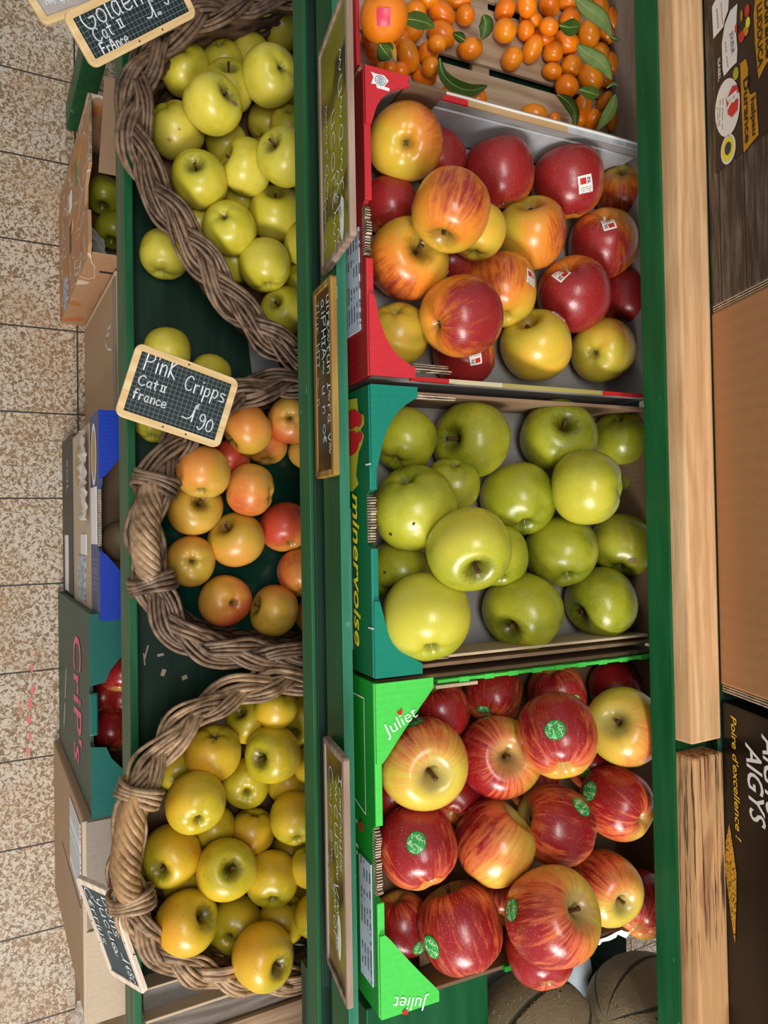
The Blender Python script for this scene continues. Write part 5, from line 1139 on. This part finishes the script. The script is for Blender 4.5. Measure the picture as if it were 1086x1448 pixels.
obj('back_panel',bx((-W+.006,.334,0),(W-.006,.34,Hh-.005)),M_cardd,r6); obj('inner_floor',bx((-W+.006,.006,.385),(W-.006,.334,.391)),M_cardd,r6)
obj('torn_flap',bx((-W*.22,-.002,Hh-.016),(W*.20,.012,Hh-.002),.003),M_tq,r6)
bm=bmesh.new(); text_bm(bm,"CriP's",(-W*.62,-.0006,.31),(1,0,0),(0,0,1),.115,bold=.012,shear=-.12)
xs=[v.co.x for v in bm.verts]; k=(W*1.42)/(max(xs)-min(xs)); x0=min(xs)
for v in bm.verts: v.co.x=-W*.66+(v.co.x-x0)*k
obj('lettering',bm,M_pk,r6,label='pink lettering')
bm=bmesh.new(); ribbon(bm,[(-W*.12,.17),(W*.30,.14)],.008,V((0,0,0)),V((1,0,0)),V((0,0,1)),V((0,-.0006,0))); ribbon(bm,[(W*.32,.14),(W*.66,.115)],.008,V((0,0,0)),V((1,0,0)),V((0,0,1)),V((0,-.0006,0))); obj('print',bm,M_white,r6)
for px,py,z,R,l in((158,1030,.431,.040,'dim red apple in the middle of the dark green crate'),(148,980,.427,.036,'dim red apple in the dark green crate beside the petrol flap'),(172,948,.470,.036,'paler pink apple peeping past the petrol flap of the dark green crate'),(172,985,.431,.036,'red apple in the dark green crate close to the front rail')): under_apple('juliet',px,py,z,R,l)
# closed brown carton at the bottom
y5=.159; xa,xb=XR(115,1152,y5),XR(112,1408,y5); W=(xb-xa)/2
r7,W,Hh=carton('brown_carton','closed brown carton with a white barcode label below the dark green crate',xa,xb,y5,0,.548,.34,M_kraft,'carton')
bm=bmesh.new(); bx((-W+.002,.003,Hh),(W*.06,.30,Hh+.004),.001,bm); obj('top_flap',bm,M_kgrey,r7,label='grey brown upper flap')
bm=bmesh.new(); bx((W*.08,.002,Hh),(W-.002,.31,Hh+.006),.001,bm); obj('top_flap',bm,M_kraftl,r7,label='lighter lower flap')
m=NM('barcode_label',.5,.3); x,y,z=m.sep(m.obj); bar=m.math('MULTIPLY',m.ss(m.math('SINE',m.math('MULTIPLY',x,700)),-.1,.1),m.ss(m.noise(50,1,.5,m.mapping(None,(1,0,0))),.42,.46)); m.col(m.mix(m.math('MULTIPLY',bar,.55),srgb(226,228,230),srgb(70,84,100)))
obj('paper_label',bx((-W*.88,-.0012,.34),(-W*.12,-.0002,.50)),m.m,r7)
obj('tape',bx((-W*.02,-.001,.18),(W*.22,-.0002,.50)),card('brown_tape',(158,126,94),.4,5,0),r7)
bm=bmesh.new(); bx((-W,-.003,Hh-.006),(W,.006,Hh+.003),.001,bm); obj('folded_edge',bm,M_kraftl,r7)
# low box and clear film in the corner
p=P(150,1440,.30); r8,W,Hh=carton('brown_carton','low brown box at the bottom edge of the photo below the closed carton',p.x-.05,p.x+.35,.20,0,.33,.30,M_kraft,'carton')
m=NM('clear_crumpled_film',.12,.5); m.b.inputs['Transmission Weight'].default_value=.75; m.b.inputs['IOR'].default_value=1.08; m.col((.80,.79,.76)); m.bump(m.noise(30,4,.6),.6,.01); M_film=m.m
bm=bmesh.new(); g={}
qa,qb,qc,qd=P(128,1402,.36),P(150,1455,.36),P(85,1500,.01),P(108,1420,.10)
for i in range(16):
    for j in range(16):
        u,v_=i/15,j/15; q=(qa*(1-u)+qb*u)*(1-v_)+(qd*(1-u)+qc*u)*v_; q+=V((noise.noise(V((i*.4,j*.4,1)))*.012,noise.noise(V((i*.4,j*.4,5)))*.012-.0,noise.noise(V((i*.5,j*.5,9)))*.012)); q.y=min(q.y,.196); g[i,j]=bm.verts.new(q)
for i in range(15):
    for j in range(15): bm.faces.new((g[i,j],g[i+1,j],g[i+1,j+1],g[i,j+1]))
o=obj('plastic_film',bm,M_film,None,True); tag(o,'crumpled clear plastic film hanging from the low box in the bottom corner','plastic film')
# ------------------------------------------------------------------ lower shelf bits
zs=.800
def wc(px,py,z): return P(px,py,z)
M_old=wood('grey_weathered_crate_wood',(132,122,112),(96,84,74),9,1,.8); M_oldt=wood('tan_crate_wood',(176,148,116),(140,112,84),9,1,.7)
x0=wc(232,1388,.83).x; x1=wc(232,1446,.862).x
wcr=empty('wooden_crate','old grey and tan wooden crate below the bottom basket','crate',(x0,.22,zs))
def wp(n,lo,hi,mt): obj(n,bx([lo[0]-x0,lo[1]-.22,lo[2]-zs],[hi[0]-x0,hi[1]-.22,hi[2]-zs],.001),mt,wcr)
wp('side_board',(x0,.199,.8005),(x0+.003,.62,.834),M_cardl)
m=NM('speckled_grey_board',.7,.2); c=m.mix(m.noise(24,4,.6),srgb(104,98,92),srgb(150,144,138)); m.col(m.mix(m.ss(m.noise(36,2,.5,m.mapping(None,(1,.5,1))),.70,.73),c,srgb(30,26,22)))
wp('slat',(x0+.003,.2,.8005),(x1-.003,.62,.829),m.m)
wp('slat_edge',(x1-.003,.199,.8005),(x1+.001,.62,.852),M_cardl)
x2=wc(283,1446,.82).x
wp('slat',(x1+.001,.2,.8005),(x2+.012,.62,.816),M_old); wp('slat',(x2+.016,.2,.8005),(x2+.17,.62,.822),M_oldt); wp('slat',(x2+.174,.2,.8005),(x2+.34,.62,.822),M_oldt)
# splinters on the green shelf
rnd=random.Random(4)
for px,py,l,wd,an,lb in((207,922,.020,.0022,75,'long thin wood splinter nearest the front rail'),(204,932,.018,.0018,95,'thin wood splinter lying beside the long one'),(231,951,.010,.006,70,'square wood chip with a dark shadow, middle of the dark green shelf'),(261,958,.008,.006,20,'small wood chip farthest from the front rail'),(227,926,.009,.004,10,'small curled wood chip between the splinters')):
    q=P(px,py,.8025); bm=bmesh.new(); box(bm,(0,0,0),(l,wd,.0016),None,.0003); o=obj('wood_chip',bm,M_kraftl); o.location=(q.x,q.y,.8022); o.rotation_euler=(.06,.05,math.radians(an-90)); tag(o,lb,'wood chip','wood chips on the green shelf')
# grey card between the upper baskets
q=[P(350,478,.8035),P(392,512,.8035),P(400,530,.8035),P(356,528,.8035)]
bm=bmesh.new(); poly(bm,q,.002); o=obj('card_scrap',bm,plain('grey_card',(150,152,156),.6,.06)); tag(o,'small grey card lying between the top and middle baskets','card')
# ------------------------------------------------------------------ melons at the bottom right
m=NM('netted_melon_rind',.75,.2); n=m.vmath('NORMALIZE',m.obj); x,y,z=m.sep(n)
vd=m.voro(19,m.vmath('ADD',n,m.vmath('SCALE',m.node('ShaderNodeTexNoise').outputs['Color'],None,.22)),'DISTANCE_TO_EDGE'); net=m.ss(vd,.02,.09,1,0)
ang=m.math('ARCTAN2',z,y); g=m.ss(m.math('ABSOLUTE',m.math('SINE',m.math('MULTIPLY',ang,3.5))),.03,.2,1,0)
c=m.mix(m.noise(6,4),srgb(138,120,92),srgb(164,146,114)); c=m.mix(m.math('MULTIPLY',net,.8),c,srgb(184,166,136)); c=m.mix(m.math('MULTIPLY',g,.85),c,srgb(52,60,46)); m.col(c)
m.bump(m.math('SUBTRACT',net,m.math('MULTIPLY',g,1.2)),.6,.03); MM=ell_mesh('melon',m.m,0,.04)
for px,py,R,rz,rx,lb in((757,1484,.079,-1.05,.2,'netted brown melon directly under the lime crate'),(918,1446,.079,-1.9,.5,'netted brown melon beside the green back rail')):
    z=tray_z(.56)-.043+R
    p=P(px,py,z); z=tray_z(p.y)-.041+R*.98; p=P(px,py,z); o=bpy.data.objects.new('melon',MM); COL.objects.link(o)
    o.matrix_world=Matrix.Translation(p)@Matrix.Rotation(rz,4,'Z')@Matrix.Rotation(rx,4,'X')@Matrix.Diagonal((R*1.04,R,R,1)); tag(o,lb,'melon','melons below the lime crate')
bm=bmesh.new(); g={}
for i in range(30):
    for j in range(40):
        x=.515+.42*i/29; y=.512+.205*j/39; zz=tray_z(y)-.0415+abs(noise.noise(V((x*26,y*26,3))))*.018+abs(noise.noise(V((x*70,y*60,8))))*.004
        g[i,j]=bm.verts.new((x,y,zz))
for i in range(29):
    for j in range(39): bm.faces.new((g[i,j],g[i+1,j],g[i+1,j+1],g[i,j+1]))
# the sheet sags under each melon
mel=[o for o in bpy.data.objects if o.name.startswith('melon') and o.get('category')=='melon']
for v_ in bm.verts:
    for o in mel:
        c=o.matrix_world.translation; dd=math.hypot(v_.co.x-c.x,v_.co.y-c.y)
        if dd<.082: v_.co.z=min(v_.co.z,c.z-math.sqrt(max(0,.0825**2-dd*dd)))
    v_.co.z=max(v_.co.z,tray_z(v_.co.y)-.044)
o=obj('paper_sheet',bm,plain('bluish_white_paper',(178,188,196),.5,.07,30),None,True); tag(o,'crumpled bluish white sheet under the netted melons','paper')
q=P(600,1420,1.19)
gb=bx((.503,.352,1.118),(.640,.508,1.2085),.002); o=obj('green_block',gb,M_green); tag(o,'green painted wooden block under the lower flap of the lime crate','block')
# ------------------------------------------------------------------ cartons on the top step, leaning towards the shopper
AN=math.radians(21.5); Nn=V((0,-math.sin(AN),math.cos(AN))); Dd=V((0,math.cos(AN),math.sin(AN))); O0=V((0,.7095,1.3685))
def FP(px,py):
    w=ray(px,py); t=(O0-CAM).dot(Dd)/w.dot(Dd); return CAM+w*t
def top_box(name,label,pya,pyb,mat,h=.17,depth=.34):
    xa=FP(1004,pya).x; xb=FP(1004,pyb).x; mm=Matrix(((1,0,0),tuple(),tuple())) if 0 else None
    M4=Matrix((V((1,0,0)),Dd,Nn)).transposed().to_4x4(); M4.translation=V((xa,O0.y,O0.z))
    root=empty(name,label,'box',mat=M4); obj('body',bx((0,0,0),(xb-xa,depth,h),.003),mat,root); return root,xb-xa,M4.inverted()
m=NM('printed_plank_board',.5,.35); x,y,z=m.sep(m.obj)
g=m.noise(9,6,.7,m.mapping(None,(1.2,7,12))); c=m.ramp(g,[(.25,srgb(22,18,15)),(.45,srgb(66,56,48)),(.58,srgb(104,92,80)),(.75,srgb(150,138,122))])
seam=m.ss(m.math('ABSOLUTE',m.math('SUBTRACT',m.math('FRACT',m.math('DIVIDE',m.math('ADD',z,.021),.043)),.5)),.47,.485); c=m.mix(seam,c,srgb(12,10,9)); m.col(m.mix(.06,c,srgb(52,40,32)))
rA,wA,iA=top_box('printed_carton','carton printed like dark planks with food labels, at the top right',-150,436,m.m)
M_lb=plain('dark_brown_label',(40,30,25),.45,.15); M_or=plain('mustard_print',(200,142,28),.45,.06); M_redl=plain('scarlet_print',(214,38,36),.4,.05); M_ble=plain('navy_print',(36,48,84),.4,.1)
def face_poly(root,inv,name,pts,mat,off,par=None,lab=None):
    bm=bmesh.new(); bm.faces.new([bm.verts.new(inv@FP(x,y)-V((0,off,0))) for x,y in pts]); return obj(name,bm,mat,par or root,label=lab)
def face_text(root,inv,txt,p0,p1,hpx,mat,off,par,shear=0,bold=0,name='lettering'):
    a=inv@FP(*p0); b=inv@FP(*p1); q=inv@FP(p0[0]+hpx,p0[1]); h=abs(q.z-a.z); bm=bmesh.new(); a.y=-off; b.y=-off; X_=(b-a).normalized(); Y_=V((-X_.z,0,X_.x))
    text_bm(bm,txt,a,X_,Y_,h,shear=shear,bold=bold,ex=.0); xs=[(v.co-a).dot(X_) for v in bm.verts]; k=(b-a).length/max(xs)
    for v in bm.verts: t=(v.co-a).dot(X_); v.co+=X_*(t*k-t)
    return obj(name,bm,mat,par)
lab=face_poly(rA,iA,'label_panel',[(1010,-60),(1013,246),(1050,216),(1086,186),(1130,140),(1130,-60)],M_lb,.0006,None,'dark label with logos')
def face_ell(cx,cy,rx,ry,sk,mat,off,name,par,lab=None):
    return face_poly(rA,iA,name,[(cx+math.cos(k*.2618)*rx,cy+math.sin(k*.2618)*ry+math.cos(k*.2618)*sk) for k in range(24)],mat,off,par,lab)
e=face_ell(1030,152,17.5,41,-8,M_white,.0010,'emblem',lab,'white oval with a red mark')
face_poly(rA,iA,'print',[(1031,137),(1037,122),(1044,120),(1047,130)],M_redl,.0014,e); face_poly(rA,iA,'print',[(1028,138),(1031,162),(1037,166),(1045,155),(1046,140),(1040,140),(1033,150)],M_redl,.0014,e); face_text(rA,iA,'R',(1031,137),(1031,157),13,M_white,.0018,e,bold=.03)
for k,(p,q) in enumerate((((1019,142),(1018,178)),((1023,140),(1022,184)),((1015,152),(1016,180)))): face_text(rA,iA,'-- ---- --',p,q,3,M_blackp,.0014,e,bold=.02,name='small_print')
e=face_ell(1031,211,10.5,21,-6,M_white,.0010,'emblem',lab,'small yellow round logo'); e2=face_ell(1031,211,8.5,17,-5,M_yel,.0014,'print',e); face_ell(1031.5,210,4.5,9,-3,M_ble,.0018,'print',e)
e=face_poly(rA,iA,'sticker',[(1023,98),(1022,62),(1026,35),(1034,15),(1044,5),(1043,20),(1042,45),(1044,70),(1043,88),(1034,97),(1025,108)],M_white,.0010,lab,'white curved price flash'); face_text(rA,iA,'JOUEUR',(1034,48),(1036,78),4.5,M_ble,.0014,e); face_text(rA,iA,'--- ---',(1026,60),(1030,96),3,M_blackp,.0014,e,bold=.02); face_poly(rA,iA,'print',[(1041,36),(1044,35),(1044,47),(1041,46)],M_redl,.0014,e)
e=face_poly(rA,iA,'sticker',[(1008,10),(1013,0),(1020,-30),(1033,-30),(1031,14),(1026,28),(1024,38),(1010,55)],M_white,.0010,lab,'white label at the top'); face_text(rA,iA,'-----',(1014,14),(1016,42),4,M_ble,.0014,e,bold=.02); face_text(rA,iA,'-----',(1020,5),(1022,36),4,M_tan,.0014,e,bold=.03)
face_text(rA,iA,'ISABEL',(1016,84),(1017,116),3.5,M_white,.0010,lab,bold=.01)
e=face_poly(rA,iA,'strip',[(1048,90),(1056,83),(1059,95),(1059,124),(1062,134),(1070,130),(1074,190),(1053,216),(1050,150)],M_or,.0010,lab,'mustard strip'); face_text(rA,iA,'Durance',(1053,112),(1055.5,204),7,M_blackp,.0014,e,bold=.025); face_text(rA,iA,'halpau',(1063.5,140),(1066,193),6,M_blackp,.0014,e,bold=.025)
e=face_poly(rA,iA,'strip',[(1067,20),(1074,-40),(1130,-60),(1130,60),(1086,88),(1074,112),(1069,60)],M_or,.0010,lab,'mustard strip'); face_text(rA,iA,'LUDDUCA',(1072,8),(1074,98),7,M_blackp,.0014,e,bold=.025); face_text(rA,iA,'Durance',(1083,0),(1085,84),10,M_blackp,.0014,e,bold=.03)
for (cx,cy,rx,ry,mt) in((1058,15,3.5,9,M_redl),(1059,32,3.2,8,M_yel),(1050,52,4,8,M_redl),(1056,44,4,7,M_or),(1050,22,1.6,8,M_or),(1042,104,4,9,M_ylg)): face_ell(cx,cy,rx,ry,-2,mt,.0012,'print',lab)
rB,wB,iB=top_box('brown_carton','large plain brown carton leaning in the middle of the top step',444,962,card('smooth_kraft_carton',(174,126,84),.7,60,0))
bm=bmesh.new(); bx((-.008,.001,.002),(-.0005,.02,.168),.0005,bm); obj('raw_edge',bm,M_raw,rB); bm=bmesh.new(); bx((wB+.0005,.001,.002),(wB+.0075,.02,.168),.0005,bm); obj('raw_edge',bm,M_raw,rB)
m=NM('glossy_black_carton',.38,.3); gl=m.noise(5,4,.6); m.col(m.mix(m.ss(gl,.4,.75),srgb(9,7,6),srgb(19,15,12)))
rC,wC,iC=top_box('black_carton','glossy black carton with white and yellow pear lettering, at the bottom right',984,1640,m.m)
face_text(rC,iC,"Poire d'excellence !",(1034,1010),(1041.5,1186),7.5,plain('gold_yellow_print',(236,190,50),.4,.05),.0006,rC,shear=.2,bold=.008)
face_text(rC,iC,'AlGYS',(1055,1050),(1062,1162),21,M_white,.0006,rC,shear=.25,bold=.012); face_text(rC,iC,'AlGYS',(1078,1038),(1085,1155),21,M_white,.0006,rC,shear=.25,bold=.012)
m=NM('gold_dust_print',.4,.5); u=m.obj; n_=m.noise(420,3,.6); m.col(m.mix(m.ss(n_,.36,.52),srgb(30,22,14),srgb(214,160,44)))
face_poly(rC,iC,'print',[(1027,1190),(1032,1165),(1036,1190),(1042,1235),(1042,1275),(1040,1335),(1035,1300),(1030,1260),(1026,1225)],m.m,.0006,rC,'gold dust streak')
APPLES+=UND
build_apples()
# ------------------------------------------------------------------ light: a shop doorway to one side and ceiling lamps
w=bpy.data.worlds.new('world'); S.world=w; w.use_nodes=True
bg=w.node_tree.nodes['Background']; bg.inputs[0].default_value=(.93,.96,1.0,1); bg.inputs[1].default_value=.36
def area(name,loc,tgt,size,power,col=(1,1,1),shape='RECTANGLE'):
    l=bpy.data.lights.new(name,'AREA'); l.shape=shape; l.size=size[0]; l.size_y=size[1]; l.energy=power; l.color=col
    o=bpy.data.objects.new(name,l); COL.objects.link(o); o.location=loc
    o.rotation_euler=(V(tgt)-V(loc)).to_track_quat('-Z','Y').to_euler(); return o
area('shop_window_light',(2.6,-.5,2.7),(0,.4,1.0),(1.2,.9),88,(1,.98,.95))
area('ceiling_lamp',(.1,-.4,3.4),(0,.4,1.0),(1.2,.5),24,(1,.97,.92))
S.view_settings.view_transform='Standard'; S.view_settings.look='None'; S.view_settings.exposure=.08; S.view_settings.gamma=1
S.render.film_transparent=False
